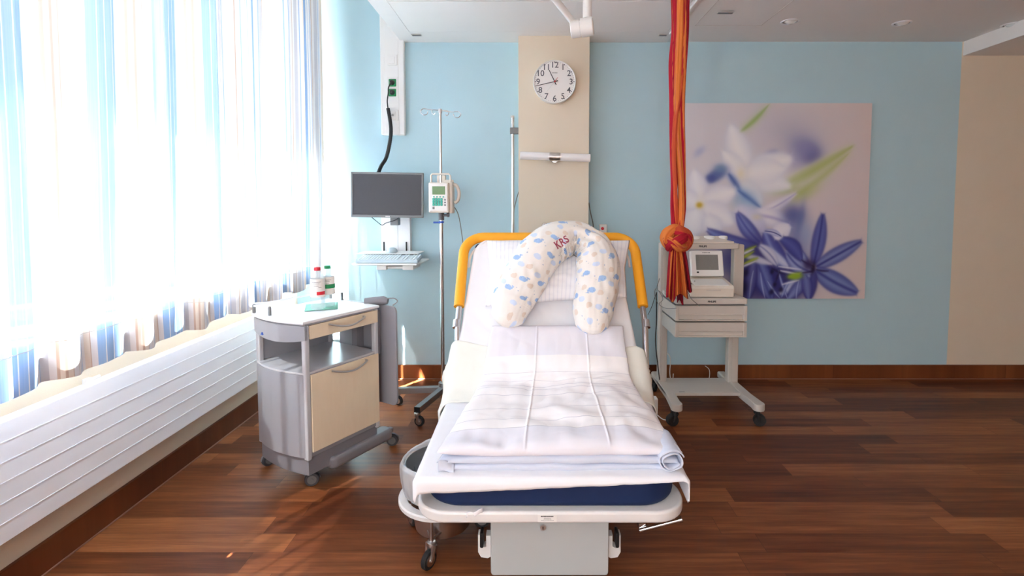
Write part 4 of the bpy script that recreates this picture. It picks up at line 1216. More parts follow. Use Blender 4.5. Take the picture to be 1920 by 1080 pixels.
def castor(parent, x, y, R_=.033, ang=0, mat_w='rubber_grey', hub='monitor_grey', top=.10, hood=True, th=.013, mat_f='base_grey'):
    a = math.radians(ang); d = V((math.cos(a), math.sin(a), 0)); s_ = V((-d.y, d.x, 0)); c_ = V((x, y, R_)) + d * (R_ * .45)
    def f(bm):
        pr = [(R_ * .35, -th), (R_ * .9, -th), (R_, -th * .6), (R_, th * .6), (R_ * .9, th), (R_ * .35, th)]
        T = []
        for r_, h in pr:
            ring_ = []
            for k in range(28):
                q_ = 2 * PI * k / 28; ring_.append(bm.verts.new(c_ + s_ * h + d * (r_ * math.cos(q_)) + V((0, 0, r_ * math.sin(q_)))))
            T.append(ring_)
        for A, B in zip(T, T[1:]):
            for k in range(28): bm.faces.new((A[k], A[(k + 1) % 28], B[(k + 1) % 28], B[k]))
        bm.faces.new(T[0]); bm.faces.new(T[-1][::-1])
    w = part('castor', mat_w, parent, f)
    part('hub', hub, w, lambda bm: (tube(bm, [c_ - s_ * (th + .002), c_ + s_ * (th + .002)], R_ * .62, 24), tube(bm, [c_ - s_ * (th + .004), c_ + s_ * (th + .004)], R_ * .2, 12)))
    def f(bm):
        for sg in (-1, 1):
            if not hood:
                pts = [c_ + s_ * sg * (th + .003) + V((0, 0, -.004)), V((x, y, top - .012)) + s_ * sg * (th + .003)]
                tube(bm, [pts[0], pts[0].lerp(pts[1], .5), pts[1]], [.005, .009, .012], 8)
        lathe(bm, [(.017, top - .020), (.019, top - .014), (.017, top - .004), (.010, top)], (x, y, 0), 18)
        if hood:
            T = []
            for k in range(13):
                q_ = PI * (.0 + k / 12); p_ = c_ + d * (R_ * 1.1 * math.cos(q_)) + V((0, 0, R_ * 1.1 * math.sin(q_)))
                T.append((bm.verts.new(p_ - s_ * th * .5), bm.verts.new(p_ + s_ * th * .5)))
            for A, B in zip(T, T[1:]): bm.faces.new((A[0], B[0], B[1], A[1]))
        else:
            tube(bm, [V((x, y, top - .016)) - s_ * (th + .006), V((x, y, top - .016)) + s_ * (th + .006)], .012, 10)
    part('fork', mat_f, w, f)
    return w
_inv = WM[lk.name].inverted()
for (cpx_, cpy_), an_ in (((579, 911), -40), ((509, 870), 175), ((731, 835), -60)):
    q_ = _inv @ WZ(cpx_, cpy_, 0); castor(lk, q_.x, q_.y, ang=an_)
castor(lk, LW + .05, LD - .04, ang=20)
def f(bm):
    z = .845
    pts = [V((-.006, .235, z)), V((-.012, LD - .02, z)), V((-.005, LD - .006, z)), V((.012, LD - .002, z)), V((LW * .5, LD - .002, z)), V((LW - .02, LD - .002, z)), V((LW - .004, LD - .02, z)), V((LW - .004, .26, z))]
    tube(bm, pts, .0045, 10)
rl = part('top_rail', 'white_metal', lk, f)
for x, y in ((-.006, .240), (-.010, LD - .02), (LW - .004, LD - .02), (LW - .004, .265)):
    part('rail_post', 'monitor_grey', rl, lambda bm: (tube(bm, [V((x, y, .812)), V((x, y, .846))], .0075, 14), lathe(bm, [(.0075, .846), (.006, .852), (0, .854)], (x, y, 0), 14)))
# folded-down side table
def f(bm):
    prism(bm, rrect(-.075, LD - .02, .285, .80, .03, 6), 'x', LW + .045, LW + .058, .003)
fl = part('folded_table', 'grey_metal', lk, f)
part('table_arm', 'base_grey', lk, lambda bm: (box(bm, LW - .002, LW + .045, .16, .20, .16, .80, .004), box(bm, LW + .004, LW + .03, .02, .045, .55, .78, .003)))
def f(bm):
    tube(bm, [V((LW + .004, .10, .818)), V((LW + .055, .02, .822)), V((LW + .066, .00, .818))], [.018, .024, .016], 20)
    tube(bm, smoothpath([V((LW + .05, .02, .83)), V((LW + .075, -.03, .836)), V((LW + .085, -.05, .82)), V((LW + .07, -.03, .80))], 4), .003, 8)
kn = part('table_hinge', 'base_grey', lk, f)
CUR[0] = Matrix.Identity(4)

# napkin and bottles on the locker top
def L2W(x, y, z=0): return WM[lk.name] @ V((x, y, z))
n0, n1, n2, n3 = WZ(571, 584.5, .811), WZ(633.5, 579.5, .811), WZ(633.5, 567.5, .811), WZ(574, 572, .811)
bm = bmesh.new()
def fn(u, v):
    p = (n0 * (1 - u) + n1 * u) * (1 - v) + (n3 * (1 - u) + n2 * u) * v; return p + V((0, 0, .0015 + .0012 * nz(u * 3, v * 3, 1)))
grid(bm, fn, 12, 12); o = finish('paper_napkin', bm, 'napkin', recalc=False, ang=180); solid(o, .0022, 1)
tag(o, 'green paper napkin under the two water bottles on the locker', 'napkin')
def bottle(px, py, h, capm, bandm, label):
    p = WZ(px, py, .8135); x, y, z = p.x, p.y, .8135; r = .0335
    o = thing('water_bottle', label, 'bottle', (x, y, z), 0, 'water bottles on the locker')
    prof = [(0, z + .010), (.012, z + .004), (.024, z + .000), (.031, z + .004), (r, z + .014), (r * .97, z + h * .12), (r * .94, z + h * .16), (r, z + h * .20), (r * .95, z + h * .25), (r, z + h * .30), (r, z + h * .68), (r * .96, z + h * .76), (r * .7, z + h * .86), (.0145, z + h * .92), (.013, z + h * .94)]
    part('body', 'pet', o, lambda bm: lathe(bm, prof, (x, y, 0), 36, caps=False))
    part('cap', capm, o, lambda bm: lathe(bm, [(.0, z + h), (.0125, z + h), (.0155, z + h - .002), (.0155, z + h * .925), (.014, z + h * .92)], (x, y, 0), 28))
    lb_ = part('label', 'label_paper', o, lambda bm: lathe(bm, [(r + .0004, z + h * .31), (r + .0004, z + h * .67), (r * .985, z + h * .735)], (x, y, 0), 40, caps=False))
    def band(bm, a0, a1, z0_, z1_, k=.0009):
        n_ = 12
        for i in range(n_):
            q0 = math.radians(a0 + (a1 - a0) * i / n_); q1 = math.radians(a0 + (a1 - a0) * (i + 1) / n_)
            bm.faces.new([bm.verts.new((x + (r + k) * math.cos(q_), y + (r + k) * math.sin(q_), zz)) for q_, zz in ((q0, z0_), (q1, z0_), (q1, z1_), (q0, z1_))])
    part('label_band', bandm, lb_, (lambda bm: band(bm, -75, 0, z + h * .36, z + h * .44)) if bandm == 'red_plastic' else (lambda bm: band(bm, -120, 20, z + h * .46, z + h * .56)), recalc=False)
    def txt(bm):
        for row, (a0, a1, zz) in enumerate(((-110, -40, .66), (-100, -55, .62), (-95, -60, .57), (-60, -40, .53))):
            a = a0
            while a < a1: band(bm, a, a + 3.5, z + h * zz, z + h * (zz + .012), .0012); a += 6
    part('label_text', 'dark_grey', lb_, txt, recalc=False)
bottle(596.5, 580, .205, 'red_plastic', 'red_plastic', 'clear water bottle with red cap standing on the green napkin')
bottle(615.5, 574.5, .205, 'green_plastic', 'green_plastic', 'clear water bottle with green cap standing on the green napkin')

# ================================================================ infusion stand
IY = 3.33; ip = W(829.5, 600, IY); ix = ip.x
iv = thing('infusion_stand', 'chrome infusion stand with hooks and wheeled star base left of the bed', 'infusion stand', (ix, IY, 0))
zt = W(828, 207, IY).z
part('lower_pole', 'chrome', iv, lambda bm: cyl(bm, (ix, IY, .09), (ix, IY, 1.19), .0125))
part('upper_pole', 'chrome', iv, lambda bm: cyl(bm, (ix, IY, 1.19), (ix, IY, zt), .009))
part('height_clamp', 'dark_grey', iv, lambda bm: (cyl(bm, (ix, IY, 1.215), (ix, IY, 1.265), .018), cyl(bm, (ix, IY, 1.245), (ix + .04, IY - .015, 1.248), .006, .009, 14), lathe(bm, [(.0, -.008), (.013, -.008), (.015, 0), (.013, .008), (0, .008)], (ix + .047, IY - .018, 1.25), 16, 'x')))
part('blue_ring', 'blue_plastic', iv, lambda bm: (cyl(bm, (ix, IY, 1.196), (ix, IY, 1.208), .016), box(bm, ix - .052, ix, IY - .008, IY + .002, 1.194, 1.206, .003)))
def f(bm):
    z = zt
    tube(bm, [V((ix - .075, IY, z + .006)), V((ix, IY, z)), V((ix + .085, IY, z - .012))], .003, 10)
    for sx, sc in ((-1, 1), (1, 1)):
        b = V((ix + sx * (.075 if sx < 0 else .08), IY, z + (.006 if sx < 0 else -.011)))
        tube(bm, smoothpath([b, b + V((sx * .035, 0, .004)), b + V((sx * .052, 0, -.014)), b + V((sx * .035, 0, -.034)), b + V((sx * .012, 0, -.030)), b + V((sx * .004, 0, -.012))], 5), .0028, 8)
    for sx, sy in ((-.045, -.02), (.045, .02)):
        b = V((ix, IY, z)); e = b + V((sx, sy, 0))
        tube(bm, smoothpath([b, e, e + V((sx * .1, 0, -.018)), e + V((-sx * .15, 0, -.030)), e + V((-sx * .35, 0, -.020))], 5), .0026, 8)
part('hooks', 'chrome', iv, f)
part('pole_cap', 'steel', iv, lambda bm: cyl(bm, (ix, IY, zt - .015), (ix, IY, zt + .008), .013))
part('base_hub', 'alu', iv, lambda bm: cyl(bm, (ix, IY, .085), (ix, IY, .14), .03))
w1, w2 = W(776, 806, 3.0), V((W(739, 768, 3.32).x, 3.28, 0))
ends = [(w2.x + .025, 3.30), (-.682, 2.98), (ix + .20, 3.10), (ix + .22, 3.50), (ix - .03, 3.66)]
for k, (ex, ey) in enumerate(ends):
    def f(bm):
        d = V((ex - ix, ey - IY, 0)); L = d.length; mtx = Matrix.Translation(V((ix, IY, .092))) @ Matrix.Rotation(math.atan2(d.y, d.x), 4, 'Z')
        box(bm, .02, L, -.018, .018, -.016, .022, .002, mt=mtx)
    lg = part('base_leg', 'alu', iv, f)
    part('end_cap', 'black', lg, lambda bm: box(bm, -.002 + V((ex - ix, ey - IY, 0)).length, .006 + V((ex - ix, ey - IY, 0)).length, -.0185, .0185, -.0165, .0225, .002,
         mt=Matrix.Translation(V((ix, IY, .092))) @ Matrix.Rotation(math.atan2(ey - IY, ex - ix), 4, 'Z')))
    castor(iv, ex, ey, .031, ang=(-25, -15, -20, 30, 100)[k], mat_w='rubber', hub='steel', top=.085, hood=False, th=.010, mat_f='steel')

# infusion pump clamped to the pole
YP = IY - .075
a, b = W(803, 342, YP), W(841, 399, YP)
pu = thing('infusion_pump', 'off-white infusion pump with green keys clamped on the infusion stand', 'infusion pump', ((a.x + b.x) / 2, YP, b.z))
px0, px1, pz0, pz1 = a.x, b.x + .002, b.z, a.z
part('housing', 'cream_plastic', pu, lambda bm: box(bm, px0, px1, YP, YP + .10, pz0, pz1, .008, 3))
part('right_pod', 'cream_plastic', pu, lambda bm: box(bm, px1 - .002, px1 + .022, YP + .02, YP + .11, pz0 - .004, pz1 + .006, .008, 3))
fp = part('front_panel', 'label_paper', pu, lambda bm: box(bm, px0 + .008, px1 - .008, YP - .004, YP + .002, pz0 + .012, pz1 - .006, .003))
w = px1 - px0; h = pz1 - pz0
part('display', 'lcd_green', fp, lambda bm: box(bm, px0 + w * .20, px1 - w * .17, YP - .0062, YP - .003, pz0 + h * .60, pz0 + h * .87, .001))
def f(bm):
    for k in range(4): xx = px0 + w * (.27 + k * .155); lathe(bm, [(0, YP - .008), (.0045, YP - .008), (.0055, YP - .003)], (xx, 0, pz0 + h * .525), 14, 'y')
    for i in range(4):
        for j_ in range(3): xx = px0 + w * (.20 + i * .13); zz = pz0 + h * (.40 - j_ * .085); box(bm, xx, xx + .0145, YP - .0075, YP - .003, zz, zz + .0165, .003)
part('keypad', 'key_green', fp, f)
def f(bm):
    for j_ in range(3): zz = pz0 + h * (.40 - j_ * .085); box(bm, px1 - w * .22, px1 - w * .14, YP - .0062, YP - .003, zz, zz + .010, .002)
    box(bm, px0 + w * .20, px0 + w * .30, YP - .0058, YP - .003, pz0 + h * .12, pz0 + h * .2, .001)
part('grey_keys', 'monitor_grey', fp, f)
def f(bm):
    z = pz1
    tube(bm, [V((px0 + .01, YP + .05, z - .01)), V((px0 + .008, YP + .05, z + .045)), V((px0 + .016, YP + .05, z + .056)), V((px1 - .006, YP + .05, z + .056)), V((px1 + .004, YP + .05, z + .045)), V((px1 + .004, YP + .05, z - .01))], .006, 12)
part('carry_handle', 'cream_plastic', pu, f)
part('pole_clamp', 'cream_plastic', pu, lambda bm: (box(bm, ix - .026, ix + .03, YP + .07, IY + .03, pz1 - .08, pz1 + .05, .006), box(bm, ix + .02, px1 + .02, YP + .06, IY + .01, pz1 - .01, pz1 + .02, .005)))
def f(bm):
    q0 = V((px1 + .015, YP + .06, pz1 - .01))
    tube(bm, smoothpath([q0, q0 + V((.025, 0, -.008)), q0 + V((.042, 0, -.05)), q0 + V((.036, 0, -.10)), q0 + V((.014, 0, -.12))], 6), .011, 14)
part('swivel_arm', 'cream_plastic', pu, f)
bm = bmesh.new(); q0 = V((px1 + .012, YP + .09, pz0 + .03))
tube(bm, smoothpath([q0, W(853, 390, YP + .09), W(860, 405, YP + .1), W(866, 440, YP + .1), W(870, 480, YP + .05), W(872, 530, YP)], 8), .0028, 8)
tag(finish('pump_cable', bm, 'cable_grey'), 'thin grey cable hanging from the infusion pump down behind the bed rail', 'cable')

# ================================================================ wall workstation
YS = 3.50
sp0, sp1 = W(658.5, 323, YS), W(793.5, 408, YS)
ws = thing('wall_workstation', 'white wall track with keyboard tray below the grey screen', 'workstation mount', (W(740, 500, YB).x, YB, .9))
tx0, tx1 = W(715, 440, YB - .05).x, W(769.5, 440, YB - .05).x
part('wall_track', 'white_metal', ws, lambda bm: (box(bm, tx0, tx1, YB - .055, YB - .001, W(740, 474, YB - .05).z, W(740, 380, YB - .05).z, .006), box(bm, tx0 + .02, tx1 - .09, YB - .058, YB - .04, W(740, 474, YB - .05).z + .005, W(740, 380, YB - .05).z - .005, .003)))
def f(bm):
    for px in (720, 762):
        p = W(px, 461, YB - .058); box(bm, p.x - .005, p.x + .005, YB - .064, YB - .054, p.z - .038, p.z + .030, .003)
part('track_slot', 'black', ws, f)
YT0, YT1 = 3.30, 3.62          # tray front and back
TZ = .955
ta, tb = W(661, 497, YT0), W(781, 497, YT0)
TZ = W(720, 491, YT0).z - .012
def f(bm):
    prism(bm, [(ta.x - .012, YT0 + .02), (ta.x, YT0), (tb.x, YT0), (tb.x + .012, YT0 + .05), (tb.x + .018, YT1), (ta.x + .01, YT1)], 'z', TZ - .012, TZ, .004)
part('tray', 'white_plastic', ws, f)
def f(bm):
    x = W(745, 505, 3.4).x; z0 = TZ - .012
    box(bm, W(703, 505, YT0).x, W(722, 505, YT0).x, YT0 + .03, 3.55, z0 - .034, z0, .006); box(bm, W(752, 505, YT0).x, W(773, 505, YT0).x, YT0 + .03, 3.55, z0 - .034, z0, .006)
    box(bm, W(712, 505, YT0).x, W(764, 505, YT0).x, YT0 + .06, 3.55, z0 - .030, z0 - .012, .004)
    box(bm, -.99, -.90, 3.5, YB - .05, TZ - .04, TZ - .013, .004)
part('tray_bracket', 'white_plastic', ws, f)
part('mouse_shelf', 'white_plastic', ws, lambda bm: box(bm, W(676, 474, 3.62).x, W(790, 474, 3.62).x, 3.52, 3.72, TZ + .040, TZ + .045, .002))
part('shelf_support', 'monitor_grey', ws, lambda bm: (box(bm, W(676, 474, 3.62).x + .03, W(790, 474, 3.62).x - .03, 3.60, 3.63, TZ, TZ + .040, .002), box(bm, -.98, -.90, 3.63, YB - .05, TZ - .01, TZ + .03, .002)))
# screen
scx = (sp0.x + sp1.x) / 2; tilt = math.radians(-1.2)
sc_ = thing('computer_screen', 'flat computer screen with grey frame mounted on the blue wall', 'screen', (scx, YS, sp1.z))
hw, hz = (sp1.x - sp0.x) / 2, (sp0.z - sp1.z) / 2; mz = (sp0.z + sp1.z) / 2
CUR[0] = Matrix.Translation(V((scx, YS, mz))) @ Matrix.Rotation(math.radians(.9), 4, 'Y') @ Matrix.Rotation(math.radians(4), 4, 'Z')
part('frame', 'monitor_grey', sc_, lambda bm: (box(bm, -hw, hw, 0, .022, hz - .014, hz, .003), box(bm, -hw, hw, 0, .022, -hz, -hz + .018, .003), box(bm, -hw, -hw + .013, 0, .022, -hz, hz, .003), box(bm, hw - .013, hw, 0, .022, -hz, hz, .003), box(bm, -hw + .005, hw - .005, .018, .05, -hz + .005, hz - .005, .008)))
part('display', 'screen', sc_, lambda bm: box(bm, -hw + .012, hw - .012, .005, .02, -hz + .017, hz - .013))
part('maker_mark', 'label_paper', sc_, lambda bm: [box(bm, -.012 + k * .006, -.0075 + k * .006, -.0006, 0, -hz + .006, -hz + .0105) for k in range(5)])
CUR[0] = Matrix.Identity(4)
nk = W(739, 415, YS + .05)
part('neck', 'monitor_grey', sc_, lambda bm: (box(bm, nk.x - .028, nk.x + .028, YS + .05, YS + .11, nk.z - .028, nk.z + .12, .004), box(bm, nk.x - .05, nk.x + .05, YS + .10, YB - .055, nk.z + .03, nk.z + .1, .004)))
bm = bmesh.new(); tube(bm, smoothpath([W(694, 405, YS + .03), W(705, 414, YS + .05), W(716, 422, YS + .06), W(724, 418, YS + .05), W(740, 413, YS + .035), W(752, 405, YS + .03)], 6), .0026, 8)
tag(finish('screen_cable', bm, 'black'), 'thin black cable looping under the screen', 'cable')
# keyboard and mouse
ka, kb = ta.x + .012, tb.x + .006
kbd = thing('keyboard', 'pale grey-blue keyboard on the wall tray below the screen', 'keyboard', ((ka + kb) / 2, YT0 + .09, TZ))
CUR[0] = Matrix.Translation(V((0, YT0 + .012, TZ + .003))) @ Matrix.Rotation(math.radians(7), 4, 'X')
part('case', 'kbd', kbd, lambda bm: box(bm, ka, kb, 0, .155, -.002, .018, .005, 3))
def f(bm):
    w = kb - ka
    for r_ in range(6):
        y = .012 + r_ * .0225; x = ka + .012
        while x < kb - .02:
            kw = .0165
            if r_ == 0 and x - ka > .09 and x - ka < .10: kw = .11
            if not (w * .655 < x - ka < w * .675 or w * .80 < x - ka < w * .82): box(bm, x, x + kw, y, y + .0185, .017, .024, .0025, 1)
            x += kw + .0022
part('keys', 'key', kbd, lambda bm: (f(bm), box(bm, ka + .008, kb - .008, .008, .148, .0165, .0182)))
CUR[0] = Matrix.Identity(4)
mo = W(735, 469, 3.60)
bm = bmesh.new(); lathe(bm, [(.0, .034), (.012, .033), (.024, .026), (.031, .014), (.033, .002), (.031, 0)], (0, 0, 0), 28)
bm.transform(Matrix.Translation(V((mo.x, 3.60, TZ + .0455))) @ Matrix.Diagonal(V((1.15, 1.6, 1, 1))))
tag(finish('mouse', bm, 'kbd'), 'rounded pale computer mouse on the small shelf behind the keyboard', 'computer mouse')

# ================================================================ equipment cart
X0, X1 = W(1240, 640, 3.40).x, W(1370.5, 640, 3.40).x        # column centres
YR = 3.38
ct = thing('equipment_cart', 'light grey wheeled equipment cart with two drawers, in front of the flower picture', 'equipment cart', ((X0 + X1) / 2, 3.2, 0))
ztop = W(1240, 455, YR).z
for xx, nm in ((X0, 'left'), (X1, 'right')):
    def f(bm):
        if nm == 'left': box(bm, xx - .028, xx + .028, YR - .03, YR + .03, .10, ztop, .008, 3); box(bm, xx - .01, xx + .01, YR - .034, YR - .028, .12, ztop - .02, .001)
        else:
            box(bm, xx - .034, xx + .034, YR - .03, YR + .03, .10, .66, .008, 3); box(bm, xx - .012, xx + .056, YR - .03, YR + .03, .60, ztop - .01, .008, 3)
            box(bm, xx - .012, xx + .012, YR - .034, YR - .028, .12, .6, .001)
    part('column', 'cart_metal', ct, f)
def f(bm):
    yf = 3.09; ye = 3.16
    prism(bm, [(X0 - .028, YR + .06), (X1 + .034, YR + .06), (X1 + .034, ye), (X0 - .028, ye)], 'z', .112, .132, .004)
part('base_shelf', 'cart_metal', ct, f)
part('shelf_mark', 'monitor_grey', ct, lambda bm: box(bm, X0 + .06, X0 + .095, ye_ - .002 if False else 3.175, 3.18, .1321, .1326))
for xx, sx in ((X0, -1), (X1, 1)):
    def f(bm):
        ex = xx + sx * .010
        pl = [(xx - .028, YR), (xx - .028, 3.16), (ex - .030, 3.02)]
        for k in range(9):
            a_ = PI + PI * k / 8; pl.append((ex + .034 * math.cos(a_), 2.985 + .034 * math.sin(a_)))
        pl += [(ex + .030, 3.02), (xx + .028, 3.16), (xx + .028, YR)]
        prism(bm, pl, 'z', .093, .137, .006)
    part('foot', 'cart_metal', ct, f)
    castor(ct, xx + sx * .010 - .01, 2.985, .0355, ang=-15 if sx > 0 else 195, mat_w='rubber', hub='rubber', top=.094, hood=False, th=.020, mat_f='rubber')
    part('rear_foot', 'cart_metal', ct, lambda bm: box(bm, xx - .028, xx + .028, YR + .02, 3.57, .093, .137, .012, 3))
    castor(ct, xx + sx * .010 - .01, 3.53, .0355, ang=60, mat_w='rubber', hub='rubber', top=.1, hood=False, th=.020, mat_f='rubber')
# main shelf and drawer block
YFR = 3.03
ca, cbx = W(1268, 566, YFR).x, W(1402.5, 566, YFR).x
sz1, sz0 = W(1335, 560.5, YFR).z, W(1335, 571, YFR).z
part('main_shelf', 'cart_metal', ct, lambda bm: prism(bm, rrect(ca, cbx, YFR, YR + .03, .012, 4), 'z', sz0, sz1, .004, 3))
textmesh('brand_lettering', 'PHILIPS', .0155, facing((W(1335, 566, YFR).x + .0, YFR - .0006, (sz0 + sz1) / 2)), 'ink', ct, .0004, .0006)
da, db = W(1266, 590, YFR).x, W(1401, 590, YFR).x
for k, (ya_, yb_) in enumerate(((573.5, 602), (605, 632.5))):
    z1_, z0_ = W(1335, ya_, YFR).z, W(1335, yb_, YFR).z
    d_ = part('drawer', 'cart_metal', ct, lambda bm: (box(bm, da, da + .022, YFR - .004, YFR + .04, z0_, z1_, .004), box(bm, db - .022, db, YFR - .004, YFR + .04, z0_, z1_, .004), box(bm, da + .02, db - .02, YFR, YFR + .03, z0_ + .036 if True else z0_, z1_ - .001, .002), box(bm, da + .02, db - .02, YFR + .014, YFR + .03, z0_ + .002, z1_, .002), box(bm, da + .02, db - .02, YFR - .002, YFR + .03, z0_, z0_ + .008, .002)))
    part('drawer_body', 'cart_metal', d_, lambda bm: box(bm, da + .002, db - .002, YFR + .03, YR - .02, z0_ + .001, z1_ - .001, .002))
def f(bm): box(bm, da + .004, db - .004, YFR + .03, YR + .02, W(1335, 604, YFR).z, sz0, .001)
part('drawer_housing', 'dark_grey', ct, f)
# top shelf
uy0 = YR - .14
ua, ub = X0 - .02, W(1386, 458, uy0 + .02).x
uz1, uz0 = W(1335, 457, uy0).z, W(1335, 467, uy0).z
part('top_shelf', 'cart_metal', ct, lambda bm: prism(bm, rrect(ua, ub, uy0, YR + .03, .02, 5), 'z', uz0, uz1, .004, 3))
textmesh('brand_lettering', 'PHILIPS', .0155, facing((W(1318, 462, uy0).x, uy0 - .0006, (uz0 + uz1) / 2)), 'ink', ct, .0004, .0006)
# transducer tray on top
tt = thing('transducer_tray', 'off-white tray with three round sensor holders on top of the equipment cart', 'sensor tray', ((ua + ub) / 2, YR - .05, uz1))
t0, t1 = W(1288, 452, uy0 + .02).x, W(1376, 452, uy0 + .02).x
part('tray', 'cream_plastic', tt, lambda bm: (box(bm, t0, t1, uy0 + .012, YR + .02, uz1, uz1 + .014, .004), prism(bm, [(uy0 + .03, uz1 + .012), (YR + .015, uz1 + .012), (YR + .015, uz1 + .040), (YR - .03, uz1 + .038)], 'x', t0 + .01, t1 - .03, .003)))
for px, r_ in ((1303, .034), (1331, .034), (1357, .028)):
    p = W(px, 443, YR - .05)
    part('sensor_holder', 'white_plastic', tt, lambda bm: lathe(bm, [(r_ * .6, uz1 + .020), (r_, uz1 + .022), (r_ * 1.02, uz1 + .038), (r_ * .85, uz1 + .044), (r_ * .5, uz1 + .041), (0, uz1 + .038)], (p.x, YR - .04, 0), 30))
# fetal monitor
ma, mb = W(1294, 552, 3.07).x, W(1378, 552, 3.07).x
fm = thing('fetal_monitor', 'off-white fetal heart monitor with tilted grey screen on the middle shelf of the equipment cart', 'medical monitor', ((ma + mb) / 2, 3.2, sz1))
mz0 = sz1
part('body', 'cream_plastic', fm, lambda bm: prism(bm, [(3.075, mz0 + .004), (3.07, mz0 + .055), (3.085, mz0 + .072), (3.23, mz0 + .098), (3.34, mz0 + .104), (3.345, mz0 + .004)], 'x', ma, mb, .010, 3))
part('paper_door', 'white_plastic', fm, lambda bm: prism(bm, [(3.084, mz0 + .0695), (3.085, mz0 + .0745), (3.20, mz0 + .0955), (3.20, mz0 + .090)], 'x', ma + .035, mb - .03, .001))
part('paper_slot', 'cart_metal', fm, lambda bm: box(bm, ma + .10, mb - .085, 3.0685, 3.074, mz0 + .040, mz0 + .050, .002))
part('side_buttons', 'monitor_grey', fm, lambda bm: (box(bm, ma + .013, ma + .020, 3.10, 3.16, mz0 + .078, mz0 + .0835, .001, mt=None), box(bm, ma + .05, ma + .055, 3.15, 3.155, mz0 + .086, mz0 + .091, .001)))
sa, sb = W(1297, 515, 3.20), W(1355.5, 467, 3.24)
sw_ = (sb.x - sa.x) / 2; shh = .092
CUR[0] = Matrix.Translation(V(((sa.x + sb.x) / 2, 3.205, mz0 + .112))) @ Matrix.Rotation(math.radians(-14), 4, 'X')
SH = (sb.z - sa.z) * 1.04
part('screen_housing', 'white_plastic', fm, lambda bm: (box(bm, -sw_, sw_, 0, .03, 0, SH, .008, 3), box(bm, -sw_ + .01, sw_ - .01, .02, .06, .0, SH * .6, .008, 3)))
part('display', 'screen_light', fm, lambda bm: box(bm, -sw_ * .68, sw_ * .68, -.0012, .003, SH * .24, SH * .83, .0006))
part('screen_button', 'ink', fm, lambda bm: box(bm, -sw_ * .66, -sw_ * .53, -.0012, .003, SH * .12, SH * .18, .0006))
part('brand_lettering', 'monitor_grey', fm, lambda bm: [box(bm, -.026 + k * .0085, -.0205 + k * .0085, -.0006, .001, SH * .895, SH * .925) for k in range(6)])
CUR[0] = Matrix.Identity(4)
# cables on and by the cart
def cable(pts, r, mat, label, k=8):
    bm = bmesh.new(); tube(bm, smoothpath(pts, k), r, 8); return tag(finish('cable', bm, mat), label, 'cable')
cable([W(1237, 522, 3.30), W(1232, 540, 3.28), W(1240, 549, 3.10), W(1256, 560, 3.06), W(1285, 545, 3.02), W(1296, 560, 3.0), W(1312, 574, 3.0)], .0022, 'cable_grey', 'thin grey sensor cable draped from the cart shelf past the cloth')
cable([W(1234, 570, 3.34), W(1228, 556, 3.3), W(1230, 541, 3.27), W(1243, 560, 3.2), W(1236, 570, 3.2), W(1248, 578, 3.1), W(1268, 578, 3.02)], .0016, 'cable_grey', 'thin looped wire left of the cart drawers')
cable([W(1231, 548, 3.34), W(1231, 600, 3.33), W(1229, 640, 3.33), W(1234, 690, 3.33), W(1237, 712, 3.33)], .0032, 'black', 'black cable running down along the left cart column')
cable([W(1231, 548, 3.34), W(1222, 575, 3.4), W(1215, 590, 3.5)], .002, 'black', 'thin black wire sloping to the left of the cart column')
cable([W(1322, 686, 3.72), W(1330, 694, 3.68), W(1328, 712, 3.6), V((W(1322, 722, 3.5).x, 3.62, .02))], .0028, 'cable_white', 'short white cable end hanging at the skirting behind the cart')
cable([W(1250, 661, 3.5), W(1257, 672, 3.5), W(1256, 700, 3.5), W(1260, 722, 3.45), V((W(1262, 730, 3.5).x, 3.5, .14))], .0028, 'cable_white', 'white cable hanging behind the lower cart shelf')
# power block on the floor behind the pad
p = V((W(1230, 745, 3.15).x, 3.16, 0))
bm = bmesh.new(); box(bm, p.x - .02, p.x + .012, 3.14, 3.20, 0.0, .10, .006)
tag(finish('power_adapter', bm, 'white_plastic'), 'small white plug block standing by the left cart castor', 'power adapter')
cable([V((p.x - .005, 3.14, .012)), V((p.x + .02, 3.06, .006)), V((p.x + .07, 3.05, .006)), V((p.x + .10, 3.10, .01))], .003, 'cable_white', 'white cable looping on the floor by the left cart castor')
# small box behind the cart on the skirting
# ================================================================ kick bucket
KX, KY = -.350, 1.948
kb_ = thing('kick_bucket', 'stainless steel waste bucket in a wheeled ring stand beside the bed foot', 'waste bucket', (KX, KY, 0))
part('ring', 'bed_white', kb_, lambda bm: lathe(bm, [(.134, .172), (.134, .190), (.138, .194), (.164, .194), (.169, .189), (.169, .176), (.164, .172), (.138, .170), (.134, .172)], (KX, KY, 0), 64, caps=False))
part('bucket', 'steel', kb_, lambda bm: lathe(bm, [(0, .066), (.100, .066), (.106, .070), (.146, .318), (.152, .321), (.149, .325), (.140, .322), (.100, .076), (0, .074)], (KX, KY, 0), 64))
for a in (-96, 30, 150):
    q_ = math.radians(a); x, y = KX + .152 * math.cos(q_), KY + .152 * math.sin(q_)
    part('post', 'steel', kb_, lambda bm: (cyl(bm, (x, y, .085), (x, y, .174), .0075, n=16)))
    castor(kb_, x, y, .0345, ang=a - 25, mat_w='rubber', hub='steel', top=.098, hood=False, th=.010, mat_f='steel')
def f(bm):
    tube(bm, [V((KX + .152 * math.cos(math.radians(a)), KY + .152 * math.sin(math.radians(a)), .10)) for a in (-96, 30, 150)], .005, 10, closed=True)
part('brace', 'steel', kb_, f)
bm = bmesh.new()
prof = [(.106, .12), (.120, .20), (.136, .290), (.146, .345), (.154, .348), (.160, .335), (.161, .305), (.158, .270), (.151, .240), (.143, .215)]
